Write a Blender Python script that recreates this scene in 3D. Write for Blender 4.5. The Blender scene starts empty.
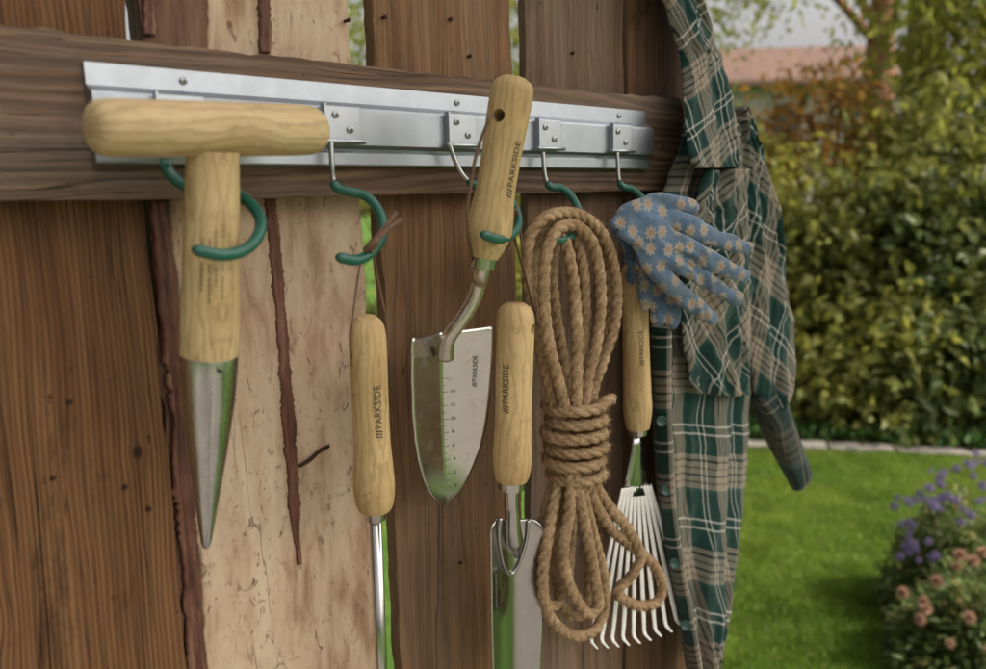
import bpy, bmesh, math, random
import numpy as np
from mathutils import Vector, Matrix, noise

random.seed(7)
rng = np.random.default_rng(11)
R_ = math.radians
S = bpy.context.scene
COL = S.collection

# ------------------------------------------------------------------ camera
PW, PH, FPX = 986.0, 669.0, 820.0           # size of the photograph, focal length in its pixels
YAW, PIT, ROL = R_(42.378), R_(9.235), R_(1.444)
CAM = np.array([0.0, -0.5346, 1.5])
fw = np.array([math.sin(YAW) * math.cos(PIT), math.cos(YAW) * math.cos(PIT), -math.sin(PIT)])
_r = np.array([math.cos(YAW), -math.sin(YAW), 0.0])
_d = np.cross(fw, _r)
rt = math.cos(ROL) * _r + math.sin(ROL) * _d
dn = -math.sin(ROL) * _r + math.cos(ROL) * _d
cam_d = bpy.data.cameras.new('camera')
cam = bpy.data.objects.new('camera', cam_d)
COL.objects.link(cam)
M = Matrix(((rt[0], -dn[0], -fw[0], CAM[0]), (rt[1], -dn[1], -fw[1], CAM[1]), (rt[2], -dn[2], -fw[2], CAM[2]), (0, 0, 0, 1)))
cam.matrix_world = M
cam_d.sensor_width = 36.0
cam_d.lens = FPX / PW * 36.0
cam_d.clip_start = 0.02
cam_d.clip_end = 500.0
cam_d.dof.use_dof = True
cam_d.dof.focus_distance = 0.66
cam_d.dof.aperture_fstop = 5.3
S.camera = cam

# ------------------------------------------------------------------ sky, sun, exposure
SUN_EL, SUN_AZ = R_(45.0), R_(150.0)         # azimuth from +Y towards +X: high on the viewer's right; an added tree shades the fence
w = bpy.data.worlds.new('World')
S.world = w
w.use_nodes = True
nt = w.node_tree
nt.nodes.clear()
sky = nt.nodes.new('ShaderNodeTexSky')
sky.sky_type = 'NISHITA'
sky.sun_disc = False
sky.sun_elevation = SUN_EL
sky.sun_rotation = SUN_AZ
sky.air_density = 1.0
sky.dust_density = 9.0
sky.ozone_density = 0.0
bg = nt.nodes.new('ShaderNodeBackground')
bg.inputs['Strength'].default_value = 0.15
out = nt.nodes.new('ShaderNodeOutputWorld')
# a thin even veil of white cloud over the whole sky
bw = nt.nodes.new('ShaderNodeRGBToBW')
veil = nt.nodes.new('ShaderNodeMix'); veil.data_type = 'RGBA'; veil.blend_type = 'MULTIPLY'; veil.inputs[0].default_value = 1.0
veil.inputs[7].default_value = (1.75, 1.68, 1.62, 1)
mixs = nt.nodes.new('ShaderNodeMix'); mixs.data_type = 'RGBA'; mixs.inputs[0].default_value = 0.7
nt.links.new(sky.outputs[0], bw.inputs[0])
nt.links.new(bw.outputs[0], veil.inputs[6])
nt.links.new(sky.outputs[0], mixs.inputs[6])
nt.links.new(veil.outputs[2], mixs.inputs[7])
nt.links.new(mixs.outputs[2], bg.inputs[0])
nt.links.new(bg.outputs[0], out.inputs[0])
sl = bpy.data.lights.new('sun', 'SUN')
sl.energy = 4.4
sl.angle = R_(3.0)
sl.color = (1.0, 0.92, 0.80)
sun = bpy.data.objects.new('sun', sl)
COL.objects.link(sun)
sd = Vector((math.sin(SUN_AZ) * math.cos(SUN_EL), math.cos(SUN_AZ) * math.cos(SUN_EL), math.sin(SUN_EL)))
sun.rotation_euler = sd.to_track_quat('Z', 'Y').to_euler()
sun.location = (6, 4, 8)
S.view_settings.view_transform = 'Standard'
S.view_settings.look = 'None'
S.view_settings.exposure = 0.35
S.view_settings.gamma = 1.0
S.cycles.max_bounces = 8
S.cycles.transparent_max_bounces = 8

# ------------------------------------------------------------------ measuring helpers
def ray(px, py):
    return rt * ((px - PW / 2) / FPX) + dn * ((py - PH / 2) / FPX) + fw

def at(px, py, Y):
    """world point on the vertical plane y = Y (the fence face is y = 0)"""
    d = ray(px, py)
    return CAM + d * ((Y - CAM[1]) / d[1])

def size(px, py, Y, n):
    """length in metres of n pixels at that point"""
    return n * float(np.dot(at(px, py, Y) - CAM, fw)) / FPX

def gp(px, dist, z=0.0):
    """point of the garden in the direction px at a horizontal distance"""
    d = ray(px, 195.0)
    h = d[:2] / np.hypot(d[0], d[1])
    return np.array([CAM[0] + h[0] * dist, CAM[1] + h[1] * dist, z])

def hz(py, dist):
    return 1.5 + dist * (194.0 - py) / 830.0

# ------------------------------------------------------------------ object helpers
LOC = {}
def thing(name, label, cat, loc, group=None):
    o = bpy.data.objects.new(name, None)
    o.empty_display_size = 0.02
    COL.objects.link(o)
    o.location = [float(c) for c in loc]
    LOC[o.name] = np.array(loc, float)
    tag(o, label, cat, group)
    return o

def tag(o, label=None, cat=None, group=None, kind=None):
    if label: o['label'] = label
    if cat: o['category'] = cat
    if group: o['group'] = group
    if kind: o['kind'] = kind
    return o

def obj(name, vf, mat, parent=None, smooth=True, loc=None, angle=None):
    """one mesh object from world-space verts; a child is stored relative to its thing's base"""
    if isinstance(vf, bpy.types.Mesh):
        me = vf
        base = np.zeros(3)
        if parent is not None: base = LOC[parent.name]
        if np.any(base):
            me.transform(Matrix.Translation(Vector(-base)))
    else:
        V, F = np.asarray(vf[0], float).reshape(-1, 3), vf[1]
        if loc is not None: base = np.array(loc, float)
        elif parent is not None: base = LOC[parent.name]
        else: base = np.zeros(3)
        me = bpy.data.meshes.new(name)
        me.from_pydata((V - base).tolist(), [], F if isinstance(F, list) else F.tolist())
        if len(vf) > 2 and vf[2] is not None:
            uv = me.uv_layers.new(name='UVMap')
            idx = np.empty(len(me.loops), np.int32)
            me.loops.foreach_get('vertex_index', idx)
            uv.data.foreach_set('uv', np.asarray(vf[2], np.float32)[idx].ravel())
    me.polygons.foreach_set('use_smooth', np.full(len(me.polygons), smooth))
    if angle is not None and smooth:
        me.set_sharp_from_angle(angle=R_(angle))
    me.materials.append(mat)
    me.update()
    o = bpy.data.objects.new(name, me)
    COL.objects.link(o)
    if parent is not None:
        o.parent = parent
        o.location = [float(c) for c in base - LOC[parent.name]]
    elif loc is not None:
        o.location = [float(c) for c in loc]
    LOC[o.name] = base
    return o

def merge(*parts):
    V, F, U, n = [], [], [], 0
    for p in parts:
        v = np.asarray(p[0], float).reshape(-1, 3)
        V.append(v)
        F += [tuple(i + n for i in f) for f in p[1]]
        U.append(np.asarray(p[2]) if len(p) > 2 and p[2] is not None else np.zeros((len(v), 2)))
        n += len(v)
    return np.concatenate(V), F, np.concatenate(U)

def box(lo, hi):
    x0, y0, z0 = lo; x1, y1, z1 = hi
    V = [(x0, y0, z0), (x1, y0, z0), (x1, y1, z0), (x0, y1, z0), (x0, y0, z1), (x1, y0, z1), (x1, y1, z1), (x0, y1, z1)]
    F = [(0, 3, 2, 1), (4, 5, 6, 7), (0, 1, 5, 4), (1, 2, 6, 5), (2, 3, 7, 6), (3, 0, 4, 7)]
    return V, F

def norm(v):
    v = np.asarray(v, float)
    return v / (np.linalg.norm(v) + 1e-12)

def spline(pts, n):
    """Catmull-Rom through the points, n samples evenly spaced by length"""
    P = np.asarray(pts, float)
    P = np.vstack([2 * P[0] - P[1], P, 2 * P[-1] - P[-2]])
    res = []
    for i in range(1, len(P) - 2):
        for t in np.linspace(0, 1, 24, endpoint=False):
            a, b, c, d = P[i - 1], P[i], P[i + 1], P[i + 2]
            res.append(.5 * (2 * b + (c - a) * t + (2 * a - 5 * b + 4 * c - d) * t * t + (3 * b - a - 3 * c + d) * t ** 3))
    res.append(P[-2])
    res = np.array(res)
    s = np.concatenate([[0], np.cumsum(np.linalg.norm(np.diff(res, axis=0), axis=1))])
    q = np.linspace(0, s[-1], n)
    return np.stack([np.interp(q, s, res[:, k]) for k in range(res.shape[1])], 1)

def frames(P, up=None):
    T = np.gradient(P, axis=0)
    T /= np.linalg.norm(T, axis=1)[:, None] + 1e-12
    n = np.array(up, float) if up is not None else (np.array([0, 0, 1.]) if abs(T[0][2]) < .8 else np.array([0, 1., 0]))
    n = norm(n - T[0] * np.dot(n, T[0]))
    N = [n]
    for i in range(1, len(P)):
        n = N[-1] - T[i] * np.dot(N[-1], T[i])
        N.append(norm(n))
    N = np.array(N)
    return T, N, np.cross(T, N)

def sweep(P, rad, n=16, cap=True, up=None, shape=None, flat=1.0):
    """tube along P; rad per point; shape(theta array, s) scales the radius"""
    P = np.asarray(P, float)
    rad = np.broadcast_to(np.asarray(rad, float), (len(P),))
    T, N, B = frames(P, up)
    s = np.concatenate([[0], np.cumsum(np.linalg.norm(np.diff(P, axis=0), axis=1))])
    th = np.linspace(0, 2 * math.pi, n, endpoint=False)
    V, U = [], []
    for i in range(len(P)):
        r = rad[i] * (shape(th, s[i]) if shape else 1.0) * np.ones(n)
        V.append(P[i] + N[i] * (np.cos(th) * r)[:, None] + B[i] * (np.sin(th) * r * flat)[:, None])
        U.append(np.stack([np.abs(th / math.pi - 1) * math.pi * max(rad.max(), 1e-4), np.full(n, s[i])], 1))
    F = []
    for i in range(len(P) - 1):
        for j in range(n):
            k = (j + 1) % n
            F.append((i * n + j, i * n + k, (i + 1) * n + k, (i + 1) * n + j))
    V = np.concatenate(V); U = np.concatenate(U)
    if cap:
        F.append(tuple(range(n - 1, -1, -1)))
        F.append(tuple((len(P) - 1) * n + j for j in range(n)))
    return V, F, U

def lathe(A, B, prof, n=32, up=None):
    """prof: list of (distance from A towards B in metres, radius)"""
    A = np.asarray(A, float); ax = norm(np.asarray(B, float) - A)
    P = np.array([A + ax * t for t, r in prof])
    # straight: fixed frame
    u = np.array([0, 0, 1.]) if abs(ax[2]) < .8 else np.array([0, 1., 0])
    N = norm(u - ax * np.dot(u, ax)); Bn = np.cross(ax, N)
    th = np.linspace(0, 2 * math.pi, n, endpoint=False)
    rm = max(r for t, r in prof)
    V = np.concatenate([P[i] + (np.outer(np.cos(th), N) + np.outer(np.sin(th), Bn)) * prof[i][1] for i in range(len(prof))])
    U = np.concatenate([np.stack([np.abs(th / math.pi - 1) * math.pi * rm, np.full(n, prof[i][0])], 1) for i in range(len(prof))])
    F = []
    for i in range(len(prof) - 1):
        for j in range(n):
            k = (j + 1) % n
            F.append((i * n + j, i * n + k, (i + 1) * n + k, (i + 1) * n + j))
    F.append(tuple(range(n - 1, -1, -1)))
    F.append(tuple((len(prof) - 1) * n + j for j in range(n)))
    return V, F, U

def smooth_prof(keys, n=40):
    """monotone-ish smooth profile through (t, r) keys with rounded look"""
    k = np.array(keys, float)
    t = np.linspace(k[0, 0], k[-1, 0], n)
    q = spline(np.stack([k[:, 0], k[:, 1]], 1), n * 6)
    return [(float(x), float(np.interp(x, q[:, 0], q[:, 1]))) for x in t]

def boolean_cut(vf, cutter):
    a = bpy.data.meshes.new('a'); a.from_pydata(np.asarray(vf[0]).tolist(), [], vf[1])
    uv = a.uv_layers.new(name='UVMap')
    idx = np.empty(len(a.loops), np.int32); a.loops.foreach_get('vertex_index', idx)
    uv.data.foreach_set('uv', np.asarray(vf[2], np.float32)[idx].ravel())
    b = bpy.data.meshes.new('b'); b.from_pydata(np.asarray(cutter[0]).tolist(), [], cutter[1])
    oa = bpy.data.objects.new('a', a); ob = bpy.data.objects.new('b', b)
    COL.objects.link(oa); COL.objects.link(ob)
    for m in (a, b):
        bm = bmesh.new(); bm.from_mesh(m); bmesh.ops.recalc_face_normals(bm, faces=bm.faces); bm.to_mesh(m); bm.free()
    md = oa.modifiers.new('cut', 'BOOLEAN'); md.operation = 'DIFFERENCE'; md.object = ob; md.solver = 'EXACT'
    dg = bpy.context.evaluated_depsgraph_get()
    me = bpy.data.meshes.new_from_object(oa.evaluated_get(dg))
    bpy.data.objects.remove(oa); bpy.data.objects.remove(ob)
    me.materials.clear()
    return me

def text_mesh(body, h, align='CENTER'):
    """flat text in its own plane: x along the line, y up, letter height h"""
    c = bpy.data.curves.new('t', 'FONT'); c.body = body; c.size = h / 0.7; c.align_x = align; c.align_y = 'CENTER'
    c.resolution_u = 2; c.offset = h * 0.012
    o = bpy.data.objects.new('t', c); COL.objects.link(o)
    dg = bpy.context.evaluated_depsgraph_get()
    me = bpy.data.meshes.new_from_object(o.evaluated_get(dg))
    V = np.array([v.co[:] for v in me.vertices]); F = [tuple(p.vertices) for p in me.polygons]
    bpy.data.objects.remove(o); bpy.data.meshes.remove(me)
    return V, F

def logo_text(h):
    """three slanted bars followed by the maker's word"""
    V, F = text_mesh('PARKSIDE', h)
    x0 = V[:, 0].min() - h * 1.55
    parts = [(V, F)]
    for k in range(3):
        x = x0 + k * h * .42; wd = h * .24; sk = h * .3
        parts.append(([(x, -h / 2, 0), (x + wd, -h / 2, 0), (x + wd + sk, h / 2, 0), (x + sk, h / 2, 0)], [(0, 1, 2, 3)]))
    v, f, _ = merge(*parts)
    return v, f

def wrap_text(vf, foot, ax, prof_r, s0, phi, lift=.00025):
    """lay text on a turned handle: its line runs up the axis from foot, phi turns it to the right of the side that faces the viewer"""
    V = np.asarray(vf[0]); ax = norm(ax); foot = np.asarray(foot)
    e1 = norm((CAM - foot) - ax * np.dot(CAM - foot, ax)); right = np.cross(ax, e1)
    o = []
    for x, y, z in V:
        s = s0 + x; r = prof_r(s) + lift; a = phi - y / r
        o.append(foot + ax * s + (e1 * math.cos(a) + right * math.sin(a)) * r)
    return np.array(o), vf[1]

# ------------------------------------------------------------------ materials
class NB:
    def __init__(self, name):
        m = bpy.data.materials.new(name); m.use_nodes = True
        self.m = m; self.t = m.node_tree; self.t.nodes.clear()
        self.out = self.n('OutputMaterial')
        self.b = self.n('BsdfPrincipled')
        self.l(self.b.outputs[0], self.out.inputs[0])
    def n(self, typ, **kw):
        nd = self.t.nodes.new('ShaderNode' + typ)
        for k, v in kw.items(): setattr(nd, k, v)
        return nd
    def l(self, a, b): self.t.links.new(a, b)
    def set(self, nd, i, v):
        if hasattr(v, 'is_linked') or isinstance(v, bpy.types.NodeSocket): self.l(v, nd.inputs[i])
        else: nd.inputs[i].default_value = v
    def math(self, op, a, b=0.0, c=None, clamp=False):
        nd = self.n('Math', operation=op, use_clamp=clamp)
        self.set(nd, 0, a); self.set(nd, 1, b)
        if c is not None: self.set(nd, 2, c)
        return nd.outputs[0]
    def vec(self, op, a, b=(0, 0, 0)):
        nd = self.n('VectorMath', operation=op)
        self.set(nd, 0, a); self.set(nd, 1, b)
        return nd.outputs['Value'] if op in ('LENGTH', 'DISTANCE') else nd.outputs[0]
    def noise(self, v, scale, detail=4.0, rough=.55, dist=0.0, dim='3D'):
        nd = self.n('TexNoise', noise_dimensions=dim)
        if v is not None: self.l(v, nd.inputs['Vector'])
        nd.inputs['Scale'].default_value = scale; nd.inputs['Detail'].default_value = detail
        nd.inputs['Roughness'].default_value = rough; nd.inputs['Distortion'].default_value = dist
        return nd.outputs[0]
    def ramp(self, f, stops, interp='LINEAR'):
        nd = self.n('ValToRGB'); nd.color_ramp.interpolation = interp
        el = nd.color_ramp.elements
        while len(el) < len(stops): el.new(.5)
        for e, (p, c) in zip(el, stops):
            e.position = p; e.color = (*c, 1) if len(c) == 3 else c
        self.set(nd, 0, f)
        return nd.outputs[0]
    def mix(self, f, a, b, blend='MIX'):
        nd = self.n('Mix', data_type='RGBA', blend_type=blend, clamp_factor=True)
        self.set(nd, 0, f)
        for i, v in ((6, a), (7, b)):
            if isinstance(v, bpy.types.NodeSocket): self.l(v, nd.inputs[i])
            else: nd.inputs[i].default_value = (*v, 1) if len(v) == 3 else v
        return nd.outputs[2]
    def range(self, v, a, b, c=0.0, d=1.0):
        nd = self.n('MapRange', clamp=True)
        self.set(nd, 0, v)
        for i, x in ((1, a), (2, b), (3, c), (4, d)): nd.inputs[i].default_value = x
        return nd.outputs[0]
    def scale(self, v, s):
        nd = self.n('Mapping'); self.l(v, nd.inputs[0]); nd.inputs['Scale'].default_value = s
        return nd.outputs[0]
    def bump(self, h, strength, dist):
        nd = self.n('Bump'); nd.inputs['Strength'].default_value = strength; nd.inputs['Distance'].default_value = dist
        self.l(h, nd.inputs['Height']); self.l(nd.outputs[0], self.b.inputs['Normal'])
    def col(self, c): self.set(self.b, 'Base Color', c if isinstance(c, bpy.types.NodeSocket) else (*c, 1))
    def p(self, **kw):
        for k, v in kw.items(): self.set(self.b, k.replace('_', ' '), v)

def m_board(name, cols, axis='z', line=0.004, line_amt=.35, knots=(), stain=.5, wild=.004, grey=0.0, mottle=(.25, .6), depth=.0012):
    """weathered sawn board: growth lines along its length, knots that bend them, stains, grey wear, small cracks"""
    k = NB(name)
    tc = k.n('TexCoord').outputs['Object']
    sep = k.n('SeparateXYZ'); k.l(tc, sep.inputs[0])
    X, Z = (sep.outputs[0], sep.outputs[2]) if axis == 'z' else (sep.outputs[2], sep.outputs[0])
    cmb = k.n('CombineXYZ'); k.l(X, cmb.inputs[0]); k.l(sep.outputs[1], cmb.inputs[1]); k.l(Z, cmb.inputs[2])
    P = cmb.outputs[0]
    low = k.noise(k.scale(P, (9, 9, 1.3)), 1.0, 3)
    xw = k.math('ADD', X, k.math('MULTIPLY', k.math('SUBTRACT', low, .5), wild * 14))
    mid = k.noise(k.scale(P, (60, 60, 5)), 1.0, 3)
    xw = k.math('ADD', xw, k.math('MULTIPLY', k.math('SUBTRACT', mid, .5), wild))
    core = None
    for (kx, kz, kr) in knots:
        dx = k.math('DIVIDE', k.math('SUBTRACT', X, kx), kr)
        dz = k.math('DIVIDE', k.math('SUBTRACT', Z, kz), kr * 1.5)
        d = k.math('SQRT', k.math('ADD', k.math('MULTIPLY', dx, dx), k.math('MULTIPLY', dz, dz)))
        push = k.math('DIVIDE', dx, k.math('ADD', k.math('MULTIPLY', d, d), .7))
        xw = k.math('SUBTRACT', xw, k.math('MULTIPLY', push, kr * 1.1))
        c = k.range(k.math('ADD', d, k.math('MULTIPLY', k.math('SUBTRACT', mid, .5), 1.0)), .5, 1.25, 1.0, 0.0)
        core = c if core is None else k.math('MAXIMUM', core, c)
    lines = k.math('SINE', k.math('MULTIPLY', xw, 2 * math.pi / line))
    lines = k.math('MULTIPLY_ADD', lines, .5, .5)
    c2 = k.n('CombineXYZ'); k.l(xw, c2.inputs[0]); k.l(sep.outputs[1], c2.inputs[1]); k.l(Z, c2.inputs[2])
    fib = k.noise(k.scale(c2.outputs[0], (420, 420, 11)), 1.0, 5, .65)
    fibm = k.noise(k.scale(c2.outputs[0], (110, 110, 4)), 1.0, 4, .6)
    broad = k.noise(k.scale(P, (22, 22, 4)), 1.0, 5, .6)
    base = k.ramp(k.math('ADD', k.math('MULTIPLY', fibm, .6), k.math('MULTIPLY', broad, .4)),
                  [(mottle[0], cols[0]), ((mottle[0] + mottle[1]) / 2, cols[1]), (mottle[1], cols[2])])
    dark = k.mix(k.math('MULTIPLY', lines, line_amt), base, [c * .32 for c in cols[0]])
    fibd = k.mix(k.range(fib, .5, .25, 0.0, .65), dark, [c * .3 for c in cols[0]])
    st = k.noise(k.scale(P, (15, 15, 6)), 1.0, 6, .72, .8)
    c3 = k.mix(k.range(st, .56, .74, 0.0, stain), fibd, [cols[0][0] * .28, cols[0][1] * .28, cols[0][2] * .32])
    if grey:
        g = k.noise(k.scale(P, (8, 8, 2)), 1.7, 5, .6)
        c3 = k.mix(k.range(g, .45, .65, 0.0, grey), c3, (.17, .145, .125))
    spots = k.noise(k.scale(P, (160, 160, 90)), 1.0, 2)
    c3 = k.mix(k.range(spots, .70, .76, 0.0, .7), c3, [c * .2 for c in cols[0]])
    ck = k.noise(k.scale(c2.outputs[0], (95, 95, 1.6)), 1.0, 3, .5)
    crack = k.range(k.math('ABSOLUTE', k.math('SUBTRACT', ck, .5)), .012, .002, 0.0, 1.0)
    crack = k.math('MULTIPLY', crack, k.range(broad, .5, .62))
    c3 = k.mix(k.math('MULTIPLY', crack, .85), c3, [c * .12 for c in cols[0]])
    if core is not None:
        c3 = k.mix(k.math('MULTIPLY', core, .85), c3, [cols[0][0] * .22, cols[0][1] * .17, cols[0][2] * .16])
    k.col(c3)
    k.p(Roughness=.78, Specular_IOR_Level=.25)
    h = k.math('ADD', k.math('MULTIPLY', lines, -.35 * min(1, line_amt * 2)), k.math('ADD', k.math('MULTIPLY', fib, 1.0), k.math('MULTIPLY', crack, -1.6)))
    k.bump(h, .8, depth)
    return k.m

BROWN = [(.062, .025, .010), (.125, .055, .021), (.205, .10, .042)]
M_plank0 = m_board('board_dark_striped', BROWN, line=.0034, line_amt=.42, knots=((-.057, .06, .008), (-.060, -.085, .010), (-.052, -.14, .007), (.045, -.055, .003)), stain=.9, wild=.0026)
M_plankL = m_board('board_dark_left', BROWN, line=.005, line_amt=.5, knots=((.03, .1, .01),), stain=.8, wild=.003)
M_plank2 = m_board('board_brown', [(.085, .040, .018), (.16, .080, .036), (.25, .138, .066)], line=.0042, line_amt=.16, knots=((.006, .145, .008), (.03, -.36, .004)), stain=.7, wild=.004, grey=.25)
M_plank3 = m_board('board_grey_brown', [(.08, .043, .025), (.145, .084, .049), (.215, .136, .083)], line=.006, line_amt=.2, knots=((-.01, .18, .005), (.02, .05, .006)), stain=.7, wild=.006, grey=.35)
M_plank4 = m_board('board_red_brown', [(.07, .034, .017), (.135, .07, .036), (.19, .105, .058)], line=.007, line_amt=.25, stain=.7, wild=.005)
M_batten = m_board('board_batten', [(.058, .033, .021), (.122, .071, .044), (.215, .135, .085)], axis='x', line=.0075, line_amt=.45, knots=((-.028, -.36, .007), (.02, .24, .004)), stain=.7, wild=.005, grey=.35, depth=.0016)

def m_cream():
    k = NB('peeled_cream_wood')
    tc = k.n('TexCoord').outputs['Object']
    sep = k.n('SeparateXYZ'); k.l(tc, sep.inputs[0])
    X, Z = sep.outputs[0], sep.outputs[2]
    n1 = k.noise(k.scale(tc, (14, 14, 6)), 1.0, 6, .6, .4)
    n2 = k.noise(k.scale(tc, (70, 70, 16)), 1.0, 5, .65, .5)
    base = k.ramp(k.math('ADD', k.math('MULTIPLY', n1, .55), k.math('MULTIPLY', n2, .45)),
                  [(.34, (.18, .10, .056)), (.43, (.345, .225, .142)), (.50, (.455, .325, .222)), (.64, (.545, .425, .31))])
    # flakes of bark and scratches left on the peeled face
    sp = k.noise(k.scale(tc, (105, 105, 60)), 1.0, 5, .75, 1.2)
    mask = k.range(n1, .42, .62)
    c = k.mix(k.math('MULTIPLY', k.range(sp, .57, .66), k.math('MULTIPLY_ADD', mask, .7, .28)), base, (.11, .052, .03))
    sp2 = k.noise(k.scale(tc, (55, 55, 14)), 2.0, 3, .6, 2.0)
    c = k.mix(k.math('MULTIPLY', k.range(sp2, .66, .70), .75), c, (.085, .04, .025))
    ck = k.noise(k.scale(tc, (60, 60, 5)), 1.0, 2, .5, .5)
    crack = k.math('MULTIPLY', k.range(k.math('ABSOLUTE', k.math('SUBTRACT', ck, .5)), .011, .002), k.range(n1, .56, .64))
    c = k.mix(k.math('MULTIPLY', crack, .6), c, (.10, .05, .035))
    # bark still on along the left of the board, wider above the batten
    wob = k.math('MULTIPLY', k.math('SUBTRACT', k.noise(k.scale(tc, (25, 25, 16)), 1.0, 4, .6), .5), .02)
    edge = k.range(Z, .12, .19, -.064, -.030)
    bark = k.range(k.math('SUBTRACT', k.math('ADD', X, wob), edge), .0012, -.0012)
    bk = k.noise(k.scale(tc, (150, 150, 14)), 1.0, 5, .6)
    barkc = k.ramp(bk, [(.3, (.055, .022, .014)), (.5, (.13, .062, .036)), (.7, (.21, .115, .07))])
    c = k.mix(bark, c, barkc)
    k.col(c); k.p(Roughness=.7, Specular_IOR_Level=.3)
    h = k.math('ADD', k.math('MULTIPLY', n2, .7), k.math('ADD', k.math('MULTIPLY', sp, .5), k.math('ADD', k.math('MULTIPLY', crack, -1.2), k.math('MULTIPLY', bark, .8))))
    k.bump(h, .6, .0012)
    return k.m
M_cream = m_cream()

def m_bark():
    k = NB('red_brown_bark')
    tc = k.n('TexCoord').outputs['Object']
    a = k.noise(k.scale(tc, (190, 190, 18)), 1.0, 5, .6)
    b = k.noise(k.scale(tc, (60, 60, 30)), 1.0, 4, .6)
    k.col(k.ramp(k.math('ADD', k.math('MULTIPLY', a, .6), k.math('MULTIPLY', b, .4)), [(.34, (.045, .016, .01)), (.5, (.13, .05, .03)), (.66, (.24, .125, .08))]))
    k.p(Roughness=.62, Specular_IOR_Level=.4)
    k.bump(k.math('ADD', a, b), .7, .0015)
    return k.m
M_bark = m_bark()

def m_handle(name, seed, a=(.40, .255, .105), b=(.58, .42, .21), dirt=.62):
    k = NB(name)
    uv = k.n('UVMap').outputs[0]
    off = k.vec('ADD', uv, (seed * .37, seed * .53, seed))
    n1 = k.noise(k.scale(off, (45, 12, 1)), 1.0, 4, .6)
    n2 = k.noise(k.scale(off, (900, 45, 1)), 1.0, 4, .6)
    n3 = k.noise(k.scale(off, (95, 70, 1)), 1.0, 6, .7, .5)
    gr = k.math('SINE', k.math('MULTIPLY', k.math('ADD', k.math('MULTIPLY', k.n('SeparateXYZ').outputs[0], 0), n1), 40))
    sep = k.n('SeparateXYZ'); k.l(off, sep.inputs[0])
    lines = k.math('SINE', k.math('ADD', k.math('MULTIPLY', sep.outputs[0], 900), k.math('MULTIPLY', n1, 30)))
    base = k.ramp(k.math('ADD', k.math('MULTIPLY', n1, .7), k.math('MULTIPLY', n2, .3)), [(.33, a), (.62, b)])
    c = k.mix(k.range(lines, .1, 1.0, 0, .34), base, [x * .5 for x in a])
    c = k.mix(k.range(n3, .56, .74, 0, dirt), c, (.17, .10, .045))
    c = k.mix(k.range(n2, .62, .72, 0, .35), c, [x * .4 for x in a])
    n4 = k.noise(k.scale(off, (18, 9, 1)), 1.0, 5, .65)
    c = k.mix(k.range(n4, .5, .7, 0, .4), c, (.27, .17, .075))
    k.col(c); k.p(Roughness=.62, Specular_IOR_Level=.28)
    k.bump(k.math('ADD', n2, k.math('MULTIPLY', n3, .6)), .35, .0008)
    return k.m

def m_metal(name, col, rough, streak=.15, coat=0, uvs=(900, 30, 1), metallic=1.0, dirt=0.0, dcol=(.12, .07, .035)):
    k = NB(name)
    tc = k.n('TexCoord').outputs['Object']
    n = k.noise(k.scale(tc, (500, 500, 25)), 1.0, 4, .6)
    g = k.noise(tc, 55, 5, .65)
    c = k.mix(k.range(g, .35, .7, 0, .35), col, [x * .7 for x in col])
    if dirt:
        d = k.noise(tc, 90, 6, .7, .6)
        dm = k.range(d, .54, .72, 0, dirt)
        c = k.mix(dm, c, dcol)
        k.p(Metallic=k.math('SUBTRACT', metallic, k.math('MULTIPLY', dm, .8)))
    else:
        k.p(Metallic=metallic)
    k.col(c)
    k.p(Roughness=k.math('ADD', rough - streak * .5, k.math('MULTIPLY', k.math('ADD', n, g), streak * .5)))
    k.bump(n, .12, .0004)
    return k.m

def m_plain(name, col, rough=.6, metallic=0.0, spec=.5, var=.25, scale=200, bump=.2, bd=.0005):
    k = NB(name)
    tc = k.n('TexCoord').outputs['Object']
    n = k.noise(tc, scale, 4, .6)
    k.col(k.mix(k.range(n, .3, .7, 0, 1), [c * (1 - var) for c in col], [min(1, c * (1 + var)) for c in col]))
    k.p(Roughness=rough, Metallic=metallic, Specular_IOR_Level=spec)
    k.bump(n, bump, bd)
    return k.m

M_alu = m_metal('brushed_aluminium', (.37, .395, .43), .40, .14)
M_plate = m_metal('zinc_plate', (.41, .43, .46), .36, .18)
M_steel = m_metal('bright_steel', (.47, .46, .44), .2, .12)
M_steel_worn = m_metal('worn_steel', (.62, .60, .57), .24, .2, dirt=.35)
M_neck = m_metal('neck_steel', (.55, .50, .43), .28, .16, dirt=.4)
M_cone = m_metal('cone_steel', (.42, .425, .42), .40, .16, dirt=.15)
def m_streaked_steel(name, lo, hi, r0, r1):
    k = NB(name)
    uv = k.n('UVMap').outputs[0]
    a = k.noise(k.scale(uv, (260, 5, 1)), 1.0, 4, .6)
    b = k.noise(k.scale(uv, (70, 26, 1)), 1.0, 5, .65)
    k.col(k.ramp(k.math('ADD', k.math('MULTIPLY', a, .65), k.math('MULTIPLY', b, .35)), [(.36, lo), (.6, hi)]))  # lengthwise reflections on the metal, put into its base colour as streaks
    k.p(Metallic=1.0, Roughness=k.range(b, .3, .7, r0, r1)); k.bump(a, .08, .0005)
    return k.m
M_cone = m_streaked_steel('cone_steel_reflections', (.27, .27, .25), (.60, .60, .58), .2, .36)
M_screw = m_metal('screw_steel', (.5, .5, .5), .4, .2)
M_wire = m_metal('hook_wire', (.34, .34, .33), .3, .15)
M_slot = m_plain('screw_slot_dark', (.03, .03, .03), .6)
M_green = m_plain('green_plastic_coat', (.010, .088, .058), .32, 0, .5, .12, 90, .1)
M_leather = m_plain('leather_thong', (.115, .062, .036), .7, 0, .3, .3, 260, .4)
M_rake = m_plain('rake_tines_paint', (.74, .72, .68), .42, 0.0, .5, .1, 60, .1)
M_split = m_plain('split_dark', (.055, .03, .02), .9, 0, .1, .4, 400, .6)
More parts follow.
